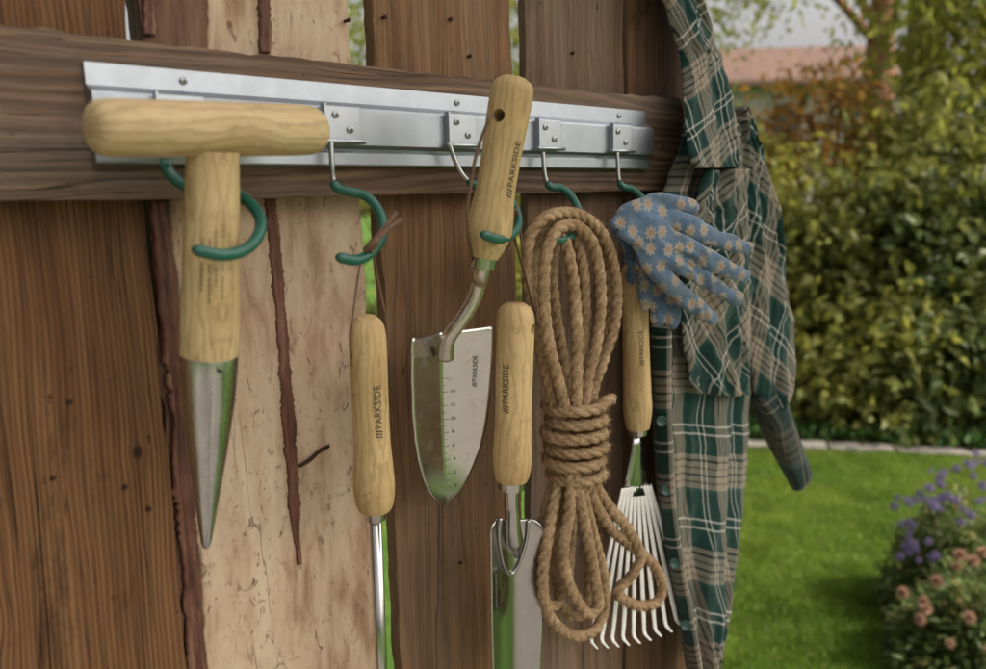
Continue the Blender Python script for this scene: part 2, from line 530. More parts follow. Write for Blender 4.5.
M_print = m_plain('dark_print', (.055, .035, .02), .7, var=.4, scale=900)
M_faint = m_plain('faded_print', (.20, .125, .06), .7, var=.4, scale=600)
M_etch = m_plain('etched_mark', (.16, .155, .15), .6, .5, var=.3, scale=500)
M_scale = m_plain('scale_mark', (.11, .11, .115), .6, 0, var=.3, scale=500)

def m_rope():
    k = NB('jute_rope')
    uv = k.n('UVMap').outputs[0]
    tc = k.n('TexCoord').outputs['Object']
    n = k.noise(tc, 330, 5, .7)
    n2 = k.noise(tc, 45, 3)
    f = k.noise(k.scale(tc, (900, 900, 320)), 1.0, 3, .6)
    c = k.ramp(k.math('ADD', k.math('MULTIPLY', n, .6), k.math('MULTIPLY', n2, .4)), [(.3, (.14, .085, .044)), (.5, (.34, .225, .125)), (.7, (.56, .41, .25))])
    k.col(c); k.p(Roughness=.9, Specular_IOR_Level=.15)
    k.bump(k.math('ADD', n, f), .8, .0012)
    return k.m
M_rope = m_rope()

def m_plaid(name, scale=.088, rot=0.0, off=(0, 0), dark=1.0, dull=1.0):
    k = NB(name)
    uv = k.n('UVMap').outputs[0]
    mp = k.n('Mapping'); k.l(uv, mp.inputs[0])
    mp.inputs['Scale'].default_value = (1 / scale, 1 / scale, 1); mp.inputs['Rotation'].default_value = (0, 0, rot)
    mp.inputs['Location'].default_value = (*off, 0)
    sep = k.n('SeparateXYZ'); k.l(mp.outputs[0], sep.inputs[0])
    G = (.008 * dark, .044 * dark, .036 * dark); G2 = (.025, .085, .07); W = (.60, .58, .52); B = (.36, .30, .225); D = (.045, .035, .03); RB = (.15, .10, .07)
    stops = [(0.0, G), (.18, W), (.205, G), (.27, W), (.295, G), (.50, B), (.55, D), (.575, B), (.63, RB), (.65, B), (.705, D), (.73, B), (.785, RB), (.805, B), (.86, G2), (.90, G)]
    stops = [(p, tuple(c * dull for c in q) if q not in (G, G2) else q) for p, q in stops]
    cols = []
    for i in (0, 1):
        t = k.math('FRACT', sep.outputs[i])
        cols.append(k.ramp(t, stops, 'CONSTANT'))
    # twill: the two yarn sets take turns at the surface
    diag = k.math('FRACT', k.math('MULTIPLY', k.math('ADD', sep.outputs[0], sep.outputs[1]), scale / .0022))
    tw = k.math('MULTIPLY_ADD', k.math('GREATER_THAN', diag, .5), .16, .42)
    c = k.mix(tw, cols[0], cols[1])
    n = k.noise(k.scale(uv, (160, 160, 1)), 1.0, 4, .6)
    c = k.mix(k.range(n, .35, .7, 0, .2), c, (.07, .08, .065))
    k.col(c); k.p(Roughness=.9, Specular_IOR_Level=.1, Sheen_Weight=.15)
    n2 = k.noise(k.scale(uv, (900, 900, 1)), 1.0, 2)
    n3 = k.noise(k.scale(uv, (28, 16, 1)), 1.0, 3)
    k.bump(k.math('ADD', k.math('MULTIPLY', n2, .15), k.math('MULTIPLY', n3, 1.0)), .6, .004)
    # thin cloth lets some back light through
    tr = k.n('BsdfTranslucent'); k.l(c, tr.inputs[0])
    ms = k.n('MixShader'); ms.inputs[0].default_value = .18
    k.l(k.b.outputs[0], ms.inputs[1]); k.l(tr.outputs[0], ms.inputs[2]); k.l(ms.outputs[0], k.out.inputs[0])
    return k.m

def m_glove(seed):
    k = NB('blue_flowered_cotton')
    tc = k.n('TexCoord').outputs['Object']
    sep = k.n('SeparateXYZ'); k.l(tc, sep.inputs[0])
    cmb = k.n('CombineXYZ')
    k.l(k.math('ADD', sep.outputs[0], k.math('MULTIPLY', sep.outputs[1], -.7)), cmb.inputs[0]); k.l(sep.outputs[2], cmb.inputs[1])
    P = k.vec('ADD', cmb.outputs[0], (seed, seed * 1.7, 0))
    vor = k.n('TexVoronoi', voronoi_dimensions='2D'); k.l(P, vor.inputs['Vector'])
    vor.inputs['Scale'].default_value = 58; vor.inputs['Randomness'].default_value = .6
    d = vor.outputs['Distance']
    dl = k.vec('SUBTRACT', P, vor.outputs['Position'])
    s2 = k.n('SeparateXYZ'); k.l(dl, s2.inputs[0])
    ang = k.math('ARCTAN2', s2.outputs[1], s2.outputs[0])
    pet = k.math('ABSOLUTE', k.math('COSINE', k.math('MULTIPLY', ang, 4.0)))
    rr = k.math('MULTIPLY_ADD', pet, .16, .22)
    petal = k.range(k.math('SUBTRACT', d, rr), .02, -.02)
    cen = k.range(d, .15, .08)
    n = k.noise(tc, 60, 4, .6)
    base = k.mix(k.range(n, .35, .65), (.062, .105, .165), (.118, .175, .25))
    c = k.mix(petal, base, k.mix(k.noise(tc, 40, 2), (.33, .285, .23), (.22, .21, .205)))
    c = k.mix(k.math('MULTIPLY', cen, .8), c, (.36, .18, .06))
    c = k.mix(k.range(k.noise(tc, 38, 5, .7), .5, .72, 0, .45), c, (.10, .085, .07))
    k.col(c); k.p(Roughness=.9, Specular_IOR_Level=.12, Sheen_Weight=.3)
    wv = k.noise(tc, 900, 2)
    k.bump(k.math('ADD', k.math('MULTIPLY', wv, .5), k.noise(tc, 80, 3)), .5, .0015)
    return k.m

def m_leaf(name, c1, c2, trans=.35, rough=.5, c3=None, patch=None):
    k = NB(name)
    geo = k.n('NewGeometry')
    st = [(0.0, c1), (.8, c2)]
    if c3: st.append((.97, c3))
    c = k.ramp(geo.outputs['Random Per Island'], st)
    if patch:
        pn = k.noise(k.n('TexCoord').outputs['Object'], 1.9, 4, .6)
        c = k.mix(k.range(pn, .42, .66, 0, .75), c, patch)
        pn2 = k.noise(k.n('TexCoord').outputs['Object'], 5.5, 4, .6)
        c = k.mix(k.range(pn2, .5, .7, 0, .5), c, [x * .45 for x in c1])
    k.col(c); k.p(Roughness=rough, Specular_IOR_Level=.3)
    tr = k.n('BsdfTranslucent')
    hs = k.n('HueSaturation'); hs.inputs['Value'].default_value = 1.5; k.l(c, hs.inputs['Color']); k.l(hs.outputs[0], tr.inputs[0])
    ms = k.n('MixShader'); ms.inputs[0].default_value = trans
    k.l(k.b.outputs[0], ms.inputs[1]); k.l(tr.outputs[0], ms.inputs[2]); k.l(ms.outputs[0], k.out.inputs[0])
    return k.m

#MARK_STRUCTURE
# ------------------------------------------------------------------ setting: ground
def m_ground():
    k = NB('lawn_soil')
    tc = k.n('TexCoord').outputs['Object']
    a = k.noise(tc, 2.2, 5, .6); b = k.noise(tc, 60, 5, .7)
    k.col(k.ramp(k.math('ADD', k.math('MULTIPLY', a, .5), k.math('MULTIPLY', b, .5)), [(.35, (.035, .075, .012)), (.5, (.06, .125, .02)), (.65, (.10, .16, .03))]))
    k.p(Roughness=.9, Specular_IOR_Level=.1); k.bump(b, .8, .02)
    return k.m
def m_soil():
    k = NB('border_soil')
    tc = k.n('TexCoord').outputs['Object']
    b = k.noise(tc, 30, 5, .7)
    k.col(k.ramp(b, [(.35, (.025, .018, .011)), (.65, (.07, .05, .03))])); k.p(Roughness=.95, Specular_IOR_Level=.1); k.bump(b, .8, .02)
    return k.m
G = 90
n = 40
xs = np.linspace(-G, G, n)
gv = [(x, y, 0.0) for y in xs for x in xs]
gf = [(j * n + i, j * n + i + 1, (j + 1) * n + i + 1, (j + 1) * n + i) for j in range(n - 1) for i in range(n - 1)]
tag(obj('ground', (gv, gf), m_ground()), kind='structure')

# paved strip in front of the fence, where the viewer stands
M_pave = m_plain('pale_paving', (.20, .185, .17), .9, 0, .2, .15, 6, .4, .01)
pav = tag(obj('terrace', box((-6, -5, -.05), (1.15, -.03, .004)), m_plain('paving_joint', (.16, .145, .12), .95), smooth=False), kind='structure')
pv = None
for i in range(8):
    for j in range(5):
        x0, y0 = -5.7 + i * .85, -4.1 + j * .81
        if pv is None:
            pv = obj('slab', box((x0, y0, .004), (x0 + .84, y0 + .80, .018)), M_pave, pav, smooth=False, loc=(x0, y0, 0))
        else:
            o = bpy.data.objects.new('slab', pv.data); COL.objects.link(o); o.parent = pav; o.location = (x0, y0, 0)

# the border line: stones between lawn and bed
E0, E1 = np.array([5.35, 0.32]), np.array([4.44, 1.75])
edir = norm(E1 - E0); enor = np.array([edir[1], -edir[0]])
if np.dot(enor, E0 - CAM[:2]) < 0: enor = -enor
def edge_pt(s, o, z=0.0):
    b = E0 + edir * s + enor * o + enor * .05 * math.sin(s * 1.7)
    return np.array([b[0], b[1], z])
bv, bf = [], []
ss = np.linspace(-4.5, 9.5, 57)
for i, s in enumerate(ss):
    bv += [edge_pt(s, .02, .006), edge_pt(s, 3.6, .006)]
    if i: bf.append((2 * i - 2, 2 * i, 2 * i + 1, 2 * i - 1))
tag(obj('flower_bed', (bv, bf), m_soil()), kind='structure')

# ------------------------------------------------------------------ the fence
fence = thing('wooden_fence', 'weathered brown plank fence with one pale peeled board and a cross batten', 'fence', (.3, 0, 0))
ZT = 1.86
def plank(x0, x1, mat, seed, th=.024, rough=.0016, y0=0.0, xt0=None, xt1=None, name='plank', z0=.02, zt=ZT):
    """board with uneven sides and slightly uneven face; x0,x1 at z=1.35, xt0,xt1 the same at the top"""
    nz, nx = 110, 10
    zs = np.concatenate([np.linspace(z0, .85, 14, endpoint=False), np.linspace(.85, zt, nz - 14)])
    V = []
    xt0 = x0 if xt0 is None else xt0; xt1 = x1 if xt1 is None else xt1
    for face in (0, 1):
        for z in zs:
            f = (z - 1.35) / (1.65 - 1.35)
            a = x0 + (xt0 - x0) * f + rough * noise.noise((seed, 0, z * 22)) * 1.4 + rough * 1.6 * noise.noise((seed, 3, z * 5)) + rough * .6 * noise.noise((seed, 6, z * 90))
            b = x1 + (xt1 - x1) * f + rough * noise.noise((seed, 9, z * 22)) * 1.4 + rough * 1.6 * noise.noise((seed, 12, z * 5)) + rough * .6 * noise.noise((seed, 16, z * 90))
            for j in range(nx):
                t = j / (nx - 1); x = a + (b - a) * t
                y = y0 + (th if face else 0)
                if not face:
                    y += .0012 * noise.noise((x * 30 + seed, 20, z * 6)) + .0018 * abs(2 * t - 1) ** 10 + .0012
                V.append((x, y, z))
    F = []; N = nz * nx
    for i in range(nz - 1):
        for j in range(nx - 1):
            q = i * nx + j
            F.append((q, q + 1, q + nx + 1, q + nx)); F.append((N + q, N + q + nx, N + q + nx + 1, N + q + 1))
        F.append((i * nx, (i + 1) * nx, N + (i + 1) * nx, N + i * nx))
        q = i * nx + nx - 1
        F.append((q, N + q, N + q + nx, q + nx))
    for j in range(nx - 1):
        F.append((j, N + j, N + j + 1, j + 1)); q = (nz - 1) * nx + j
        F.append((q, q + 1, N + q + 1, N + q))
    return obj(name, (V, F), mat, fence, loc=((x0 + x1) / 2, y0, 1.4), angle=50)

plank(-.62, -.33, M_plank2, 1.3)
plank(-.325, -.083, M_plankL, 2.1)
plank(-.08, .062, M_plankL, 2.9)
p0 = plank(.0655, .1935, M_plank0, 3.7, th=.026, xt0=.066, xt1=.1945)
p1 = plank(.1950, .3575, M_cream, 4.4, rough=.0026, xt0=.2035, xt1=.3535, y0=.004)
p2 = plank(.3745, .5205, M_plank2, 5.2, rough=.0022, xt1=.5200, th=.016)
p3 = plank(.5365, .6755, M_plank3, 6.0, rough=.002, xt0=.5395, th=.012)
p4 = plank(.6785, .812, M_plank4, 6.9, th=.045, y0=-.003)

# bark ribbons left on the peeled board
def ribbon(pts, wid, y, parent, hgt=.004, seed=0.0, n=170, mat=None):
    P = spline(pts, n)            # (x, z)
    V, F = [], []
    prof = [(-1, -.4), (-.86, .5), (-.5, .8), (-.12, .3), (.12, .25), (.45, .9), (.82, .6), (1, -.4)]
    for i, (x, z) in enumerate(P):
        t = i / (n - 1)
        w_ = np.interp(t, np.linspace(0, 1, len(wid)), wid) * (1 + .3 * noise.noise((seed, z * 45, 0)) + .3 * noise.noise((seed, z * 130, 4)) + .35 * noise.noise((seed, z * 420, 7)))
        for u, h in prof:
            V.append((x + u * w_ + .0012 * noise.noise((seed + u * 3, z * 60, 8)), y - hgt * h * (1 + .5 * noise.noise((seed + u * 2, z * 40, 2))), z))
    m = len(prof)
    for i in range(n - 1):
        for j in range(m - 1):
            F.append((i * m + j, i * m + j + 1, (i + 1) * m + j + 1, (i + 1) * m + j))
    o = obj('bark_strip' if mat is None else 'split', (V, F), mat or M_bark, parent)
    md = o.modifiers.new('thick', 'SOLIDIFY'); md.thickness = -.0015
    return o
def xz(px, py, Y=0.0):
    a = at(px, py, Y); return (a[0], a[2])
ribbon([xz(272, 196), xz(279, 260), xz(285, 330), xz(290, 400), xz(295, 470), xz(299, 530), xz(302, 566)], [.0042, .0046, .0046, .005, .0052, .0044, .0012], .0042, p1, .0030, 1.0)
ribbon([xz(160, 200), xz(165, 260), xz(172, 330), xz(178, 400), xz(184, 470), xz(190, 540), xz(195, 610), xz(200, 690), xz(204, 760)], [.005, .0055, .006, .004, .0078, .005, .0065, .0075, .005], .0042, p1, .0045, 5.0)
ribbon([xz(266, -40), xz(267, 0), xz(268, 52)], [.0035, .0042, .0045], .0042, p1, .003, 9.0, 40)
ribbon([xz(150, -40), xz(151, 0), xz(152, 34)], [.003, .0038, .003], .0042, p1, .003, 11.0, 40)
# a short side crack on the peeled board, drawn as a thin dark strip on its face
ribbon([xz(302, 467), xz(312, 461), xz(322, 452), xz(332, 447)], [.0003, .0005, .0003, .00004], .0042, p1, .0003, 13.0, 40, M_split)

# batten: long board with ragged top and bottom edges
def batten():
    nx, nz = 180, 9
    xs_ = np.linspace(-.62, .738, nx)
    zb0, zt0 = 1.5065, 1.5985
    V = []
    for face in (0, 1):
        for x in xs_:
            a = zb0 + .0012 * noise.noise((x * 6, 1, 0)) + .0009 * noise.noise((x * 50, 2, 0))
            b = zt0 + .0022 * noise.noise((x * 6, 5, 0)) + .0018 * noise.noise((x * 60, 7, 0)) + .0009 * noise.noise((x * 170, 9, 0))
            for j in range(nz):
                t = j / (nz - 1); z = a + (b - a) * t
                y = -.001 if face else -.0265
                if not face:
                    y += .0013 * noise.noise((x * 6, 3, z * 70)) + .0035 * max(0, t - .86) / .14 + .002 * max(0, .1 - t) / .1
                V.append((x, y, z))
    N = nx * nz; F = []
    for i in range(nx - 1):
        for j in range(nz - 1):
            q = i * nz + j
            F.append((q, q + nz, q + nz + 1, q + 1)); F.append((N + q, N + q + 1, N + q + nz + 1, N + q + nz))
        q = i * nz; F.append((q, N + q, N + q + nz, q + nz)); q = i * nz + nz - 1; F.append((q, q + nz, N + q + nz, N + q))
    for j in range(nz - 1):
        F.append((j, j + 1, N + j + 1, N + j)); q = (nx - 1) * nz + j; F.append((q, N + q, N + q + 1, q + 1))
    return obj('batten', (V, F), M_batten, fence, loc=(.3, -.026, 1.5525), angle=55)
bat = batten()
obj('batten', box((-.62, -.027, .42), (.75, -.001, .51)), M_batten, fence, smooth=False, loc=(.3, -.026, .465))
# nail heads on the boards
M_nail = m_plain('rusty_nail', (.045, .022, .014), .8, .3, .3, .4, 700, .5)
for px, py in ((70, 402), (53, 478), (125, 487), (149, 509), (461, 563), (385, 17), (451, 19), (573, 53), (349, 20), (470, 56)):
    a = at(px, py, -.0008)
    obj('nail', lathe(a + [0, .006, 0], a + [0, -.01, 0], [(0, .0012), (.0056, .0012), (.006, .0017), (.0068, .0016), (.0072, .0006)], 10), M_nail, fence)

# ------------------------------------------------------------------ tool rail
rail = thing('tool_rail', 'long brushed aluminium tool rail screwed to the fence batten', 'tool rail', (.41, -.027, 1.527))
prof = [(-.0268, 1.5830), (-.0295, 1.5830), (-.0298, 1.5705), (-.0375, 1.5665), (-.0385, 1.5648), (-.0385, 1.5412), (-.0372, 1.5398), (-.0312, 1.5390), (-.0308, 1.5372), (-.0345, 1.5366), (-.0350, 1.5356), (-.0350, 1.5280), (-.0344, 1.5270), (-.0268, 1.5270)]
def extrude_x(prof, x0, x1):
    n = len(prof)
    V = [(x0, y, z) for y, z in prof] + [(x1, y, z) for y, z in prof]
    F = [(i, (i + 1) % n, n + (i + 1) % n, n + i) for i in range(n)]
    F += [tuple(range(n))[::-1], tuple(range(n, 2 * n))]
    return V, F
obj('profile', extrude_x(prof, .156, .671), M_alu, rail, smooth=False)
def screw(c, parent, r=.0027, ang=.4, name='screw', nrm=(0, -1, 0)):
    c = np.asarray(c, float); nn = np.array(nrm, float)
    o = obj(name, lathe(c - nn * .004, c + nn, [(0, r * .5), (.004, r * .5), (.0041, r), (.0048, r), (.0055, r * .72), (.0057, r * .1)], 20), M_screw, parent)
    e1 = np.array([math.cos(ang), 0, math.sin(ang)]); e2 = np.array([-math.sin(ang), 0, math.cos(ang)])
    parts = []
    for a, b in ((e1, e2), (e2, e1)):
        q = c + nn * .00172
        parts.append(([q - a * r * .62 - b * r * .13, q + a * r * .62 - b * r * .13, q + a * r * .62 + b * r * .13, q - a * r * .62 + b * r * .13], [(0, 1, 2, 3)]))
    v, f, _ = merge(parts[0], ([np.array(p) + nn * .00012 for p in parts[1][0]], parts[1][1]))
    return o, (v, f)
for i, (px, py) in enumerate(((183, 77), (457, 103), (619, 116))):
    a = at(px, py, -.0298)
    o, sl_ = screw([a[0], -.0298, 1.5766], rail, .0024, .3 + i)
    obj('slot', sl_, M_slot, o, smooth=False)

# ------------------------------------------------------------------ hooks
HX = [.1915, .3030, .4105, .5085, .6055]
WHO = ['holding the dibber by its shaft', 'with the narrow handled weeder hanging on its thong', 'carrying the wide trowel upright', 'holding up the rope coil', 'under the blue gloves']
# hook rings as (px, py, depth): wire from the plate, then the coated ring that comes round to the front
RINGS = [
    [(163, 140, -.043), (164, 158, -.046), (169, 172, -.048), (184, 185, -.056), (212, 190, -.066), (240, 196, -.078), (258, 213, -.090), (260, 232, -.101), (246, 249, -.112), (222, 255, -.119), (193, 249, -.121)],
    [(331, 142, -.043), (332, 165, -.044), (333, 178, -.044), (337, 188, -.046), (350, 192, -.052), (367, 197, -.060), (380, 213, -.072), (383, 232, -.085), (374, 250, -.097), (357, 260, -.104), (337, 257, -.107)],
    [(449, 144, -.043), (455, 160, -.045), (462, 174, -.047), (474, 185, -.052), (492, 190, -.060), (508, 198, -.070), (517, 214, -.084), (517, 228, -.098), (508, 237, -.112), (496, 239, -.121), (482, 234, -.126)],
    [(543, 152, -.043), (544, 168, -.044), (546, 180, -.045), (551, 187, -.047), (561, 188, -.051), (571, 196, -.058), (578, 209, -.066), (580, 222, -.074), (573, 234, -.082), (562, 240, -.088), (548, 238, -.091)],
    [(617, 152, -.043), (618, 168, -.044), (619, 180, -.045), (623, 187, -.047), (632, 189, -.051), (641, 197, -.058), (647, 209, -.066), (648, 221, -.074), (642, 231, -.082), (632, 236, -.088), (620, 234, -.091)],
]
for i in range(5):
    x = HX[i]
    h = thing('tool_hook', 'green coated wire hook on the rail ' + WHO[i], 'hook', (x, -.04, 1.5), 'green hooks along the rail')
    zt_, zb_ = 1.5668, 1.5442
    V, F = box((x - .001, -.0412, zb_), (x + .0275, -.0387, zt_))
    pl = obj('mounting_plate', (V, F), M_plate, h, smooth=False)
    md = pl.modifiers.new('bev', 'BEVEL'); md.width = .0006; md.segments = 2
    for (sx, sz) in ((.0075, 1.5608), (.0185, 1.5512)):
        o, sl_ = screw([x + sx, -.0412, sz], pl, .0027, random.uniform(0, 1.5))
        obj('slot', sl_, M_slot, o, smooth=False)
    obj('edge_flange', box((x - .0022, -.0437, zb_ - .001), (x - .0009, -.0386, zt_ + .001)), M_plate, h, smooth=False)
    obj('pin', lathe((x - .004, -.0432, 1.5430), (x + .03, -.0432, 1.5430), [(0, .0012), (.0006, .0017), (.033, .0017), (.0335, .0012)], 14), M_plate, h)
    P = spline([at(a, b, c) for a, b, c in RINGS[i]], 90)
    cut = 7 if i == 0 else 16
    obj('wire', sweep(P[:cut + 1], .0019, 12), M_wire, h)
    rr = np.full(90 - cut, .0034); rr[-1] = .0018; rr[-2] = .0029; rr[0] = .0024
    obj('coated_ring', sweep(P[cut:], rr, 16), M_green, h)

# ------------------------------------------------------------------ turned handles
def prof_fn(prof):
    t = np.array([p[0] for p in prof]); r = np.array([p[1] for p in prof])
    return lambda s: float(np.interp(s, t, r))

def handle(parent, foot, top, prof, mat, hole=None, text=None):
    """prof from the foot up; hole = (s, direction, radius)"""
    vf = lathe(foot, top, prof, 40)
    if hole:
        s, dr, hr = hole
        ax = norm(np.asarray(top) - np.asarray(foot)); c = np.asarray(foot) + ax * s
        dr = norm(np.asarray(dr) - ax * np.dot(dr, ax))
        me = boolean_cut(vf, lathe(c - dr * .04, c + dr * .04, [(0, hr), (.08, hr)], 20))
        o = obj('handle', me, mat, parent, angle=40)
    else:
        o = obj('handle', vf, mat, parent, angle=40)
    if text:
        s0, phi, h_, tm = text
        obj('lettering', wrap_text(logo_text(h_), foot, np.asarray(top) - np.asarray(foot), prof_fn(prof), s0, phi), tm, o, smooth=False)
    return o

# --- dibber
A, B = at(213, 150, -.094), at(206, 549, -.052)
ax = norm(B - A); Ld = float(np.linalg.norm(B - A))
sA = size(213, 150, -.094, 1.0)
dib = thing('hand_dibber', 'wooden T-handled dibber with a pointed steel cone in the leftmost hook', 'dibber', B)
def along(py):      # distance down the axis for an image row, linear in depth is close enough here
    lo, hi = 0.0, 1.0
    for _ in range(40):
        m = (lo + hi) / 2; P = A + (B - A) * m; q = P - CAM
        y = PH / 2 + FPX * np.dot(q, dn) / np.dot(q, fw)
        if y < py: lo = m
        else: hi = m
    return lo * Ld
t_c = along(355)
hw = lambda px, py, Y, wpx: size(px, py, Y, wpx / 2)
Mh1 = m_handle('beech_dibber', 1.0, (.36, .24, .10), (.56, .42, .22), .55)
pr = [(0, hw(213, 160, -.092, 50)), (along(200), hw(213, 200, -.09, 53)), (along(260), hw(212, 260, -.085, 55)), (along(320), hw(212, 320, -.08, 57)), (t_c - .001, hw(212, 353, -.075, 56)), (t_c, hw(212, 353, -.075, 53))]
sh = obj('shaft', lathe(A, B, smooth_prof(pr[:-1], 20) + [pr[-1]], 40), Mh1, dib, angle=40)
rc = hw(212, 356, -.075, 56)
pc = [(t_c - .001, rc * .9), (t_c - .0008, rc * .985), (t_c, rc), (along(375), rc * .985), (along(400), rc * .93), (along(430), rc * .80), (along(465), rc * .63), (along(500), rc * .44), (along(530), rc * .27), (along(542), rc * .2), (along(547), rc * .13), (Ld, rc * .03)]
cn = obj('steel_cone', lathe(A, B, pc, 40), M_cone, dib, angle=30)
a = at(222, 372, -.094)
obj('rivet', lathe(a + [0, .004, 0], a + [0, -.004, 0], [(0, .001), (.0035, .001), (.0042, .0009), (.0044, .0003)], 10), M_slot, cn)
T0, T1 = at(91, 127.5, -.104), at(319, 130.5, -.086)
Lt = float(np.linalg.norm(T1 - T0)); r0 = hw(100, 127, -.1, 58); r1 = hw(320, 130, -.088, 49)
tp = [(0, r0 * .62), (.0012, r0 * .80), (.0035, r0 * .92), (.009, r0 * .985), (.02, r0), (Lt * .5, (r0 + r1) / 2 * 1.01), (Lt - .02, r1), (Lt - .008, r1 * .97), (Lt - .0035, r1 * .9), (Lt - .001, r1 * .78), (Lt, r1 * .6)]
obj('cross_handle', lathe(T0, T1, tp, 44), m_handle('beech_cross', 2.3, (.36, .25, .11), (.58, .44, .24), .4), dib, angle=45)
# faded vertical print on the shaft: short worn strokes either side of the ring
parts = []
e1 = norm((CAM - A) - ax * np.dot(CAM - A, ax)); right = np.cross(-ax, e1)
pf = prof_fn(smooth_prof(pr[:-1], 20))
for xo, y0, y1, wd in ((-.30, 233, 247, 1.2), (-.30, 257, 286, 1.6), (-.05, 234, 248, 1.2), (-.05, 272, 296, 1.6), (-.06, 258, 268, 1.3), (.16, 226, 243, 1.1), (.18, 262, 280, 1.2), (.42, 220, 232, 1.0), (.40, 258, 266, 1.0), (.40, 270, 293, 1.2), (.62, 228, 244, .9)):
    yy = y0
    while yy < y1:
        ye = min(y1, yy + random.uniform(2.5, 5))
        s0, s1 = along(yy), along(ye); q = []
        for s, a_ in ((s0, xo - .022 * wd), (s0, xo + .022 * wd), (s1, xo + .022 * wd), (s1, xo - .022 * wd)):
            r = pf(s) + .0003; q.append(A + ax * s + (e1 * math.cos(a_) + right * math.sin(a_)) * r)
        parts.append((q, [(0, 1, 2, 3)])); yy = ye + random.uniform(.6, 1.6)
v, f, _ = merge(*parts)
obj('faded_print', (v, f), M_faint, sh, smooth=False)

# --- weeder on hook 2
A, B = at(375, 507, -.060), at(366.5, 317, -.088)
L = float(np.linalg.norm(B - A)); u = lambda w_, py, Y: hw(370, py, Y, w_)
wd = thing('hand_weeder', 'wooden handled weeder with a thin steel shaft hanging beside the pale board', 'weeder', at(384, 760, -.04))
prw = smooth_prof([(0, u(34, 505, -.06)), (L * .03, u(38, 500, -.06)), (L * .11, u(41.5, 485, -.062)), (L * .2, u(40.5, 467, -.064)), (L * .38, u(36.5, 434, -.07)), (L * .62, u(36.5, 390, -.077)), (L * .85, u(37.5, 345, -.085)), (L * .935, u(36, 328, -.087)), (L * .978, u(29, 321, -.088)), (L, u(18, 317, -.088))], 44)
left_dir = -rt
handle(wd, A, B, prw, m_handle('beech_weeder', 3.1), (L * .80, norm(left_dir * .9 - fw * .42), .0042), (L * .585, .42, .0052, M_print))
C2 = at(383, 524, -.057)
obj('ferrule', lathe(A + (C2 - A) * 0 + norm(B - A) * .0008, A - norm(B - A), [(0, .0078), (.0002, .0082), (.010, .0076), (.0104, .0068)], 28), M_steel, wd, angle=30)
E_ = at(385, 760, -.045)
s_ax = norm(E_ - A)
Ls = float(np.linalg.norm(E_ - A))
obj('steel_shaft', lathe(A + s_ax * .004, E_, [(0, .0046), (Ls * .85, .0042), (Ls * .97, .002), (Ls - .004, .0006)], 20), M_steel, wd)
def thong(pts, r, parent, name='leather_thong', n=60):
    return obj(name, sweep(spline([at(*p) for p in pts], n), r, 8, flat=.45), M_leather, parent)
thong([(352, 357, -.101), (350.5, 345, -.108), (352, 325, -.108), (356, 290, -.104), (361, 262, -.101), (369, 246, -.099), (374, 243, -.093), (374, 256, -.088), (379, 285, -.083), (386, 318, -.080), (389, 345, -.078), (386, 357, -.079)], .0013, wd)
thong([(367, 248, -.104), (372, 242, -.106), (380, 233, -.105), (391, 220, -.103), (396, 212, -.101)], .0016, wd)
thong([(368, 249, -.106), (376, 240, -.108), (388, 229, -.107), (402, 219, -.104)], .0017, wd)
a = at(370, 247, -.104)
obj('knot', sweep(spline([a + [-.004, 0, -.002], a + [-.001, -.004, .002], a + [.003, -.003, .004], a + [.004, .001, .001], a + [0, .001, -.003]], 24), .0021, 8), M_leather, wd)

# --- wide trowel on hook 3
A, B = at(484, 258, -.102), at(514.5, 77, -.118)
L = float(np.linalg.norm(B - A)); u = lambda w_, py, Y: hw(500, py, Y, w_)
tr = thing('garden_trowel', 'wide steel hand trowel with a centimetre scale and thick wooden handle', 'trowel', at(450, 503, -.06))
prt = smooth_prof([(0, u(27, 258, -.102)), (L * .035, u(33, 250, -.103)), (L * .13, u(45, 235, -.105)), (L * .2, u(46, 222, -.106)), (L * .36, u(40, 195, -.108)), (L * .55, u(40, 160, -.111)), (L * .78, u(43.5, 118, -.115)), (L * .92, u(43.5, 92, -.117)), (L * .97, u(38, 83, -.118)), (L, u(22, 77, -.118))], 44)
handle(tr, A, B, prt, m_handle('beech_trowel', 4.6, (.34, .225, .085), (.54, .395, .185), .6), (L * .775, norm(-rt * .42 - fw * .9), .0046), (L * .535, .78, .0050, M_print))
axt = norm(B - A)
obj('ferrule', lathe(A + axt * .003, A - axt, [(0, .0096), (.0105, .0092), (.0108, .0084)], 28), M_steel, tr, angle=30)
nk = spline([A - axt * .002, A - axt * .012, at(479, 283, -.093), at(472, 303, -.088), at(460, 322, -.082), at(449, 337, -.075), at(446, 350, -.070), at(446, 358, -.068)], 50)
obj('neck', sweep(nk, np.interp(np.linspace(0, 1, 50), [0, .6, .8, 1], [.0058, .0054, .0056, .0062]), 18), M_neck, tr)
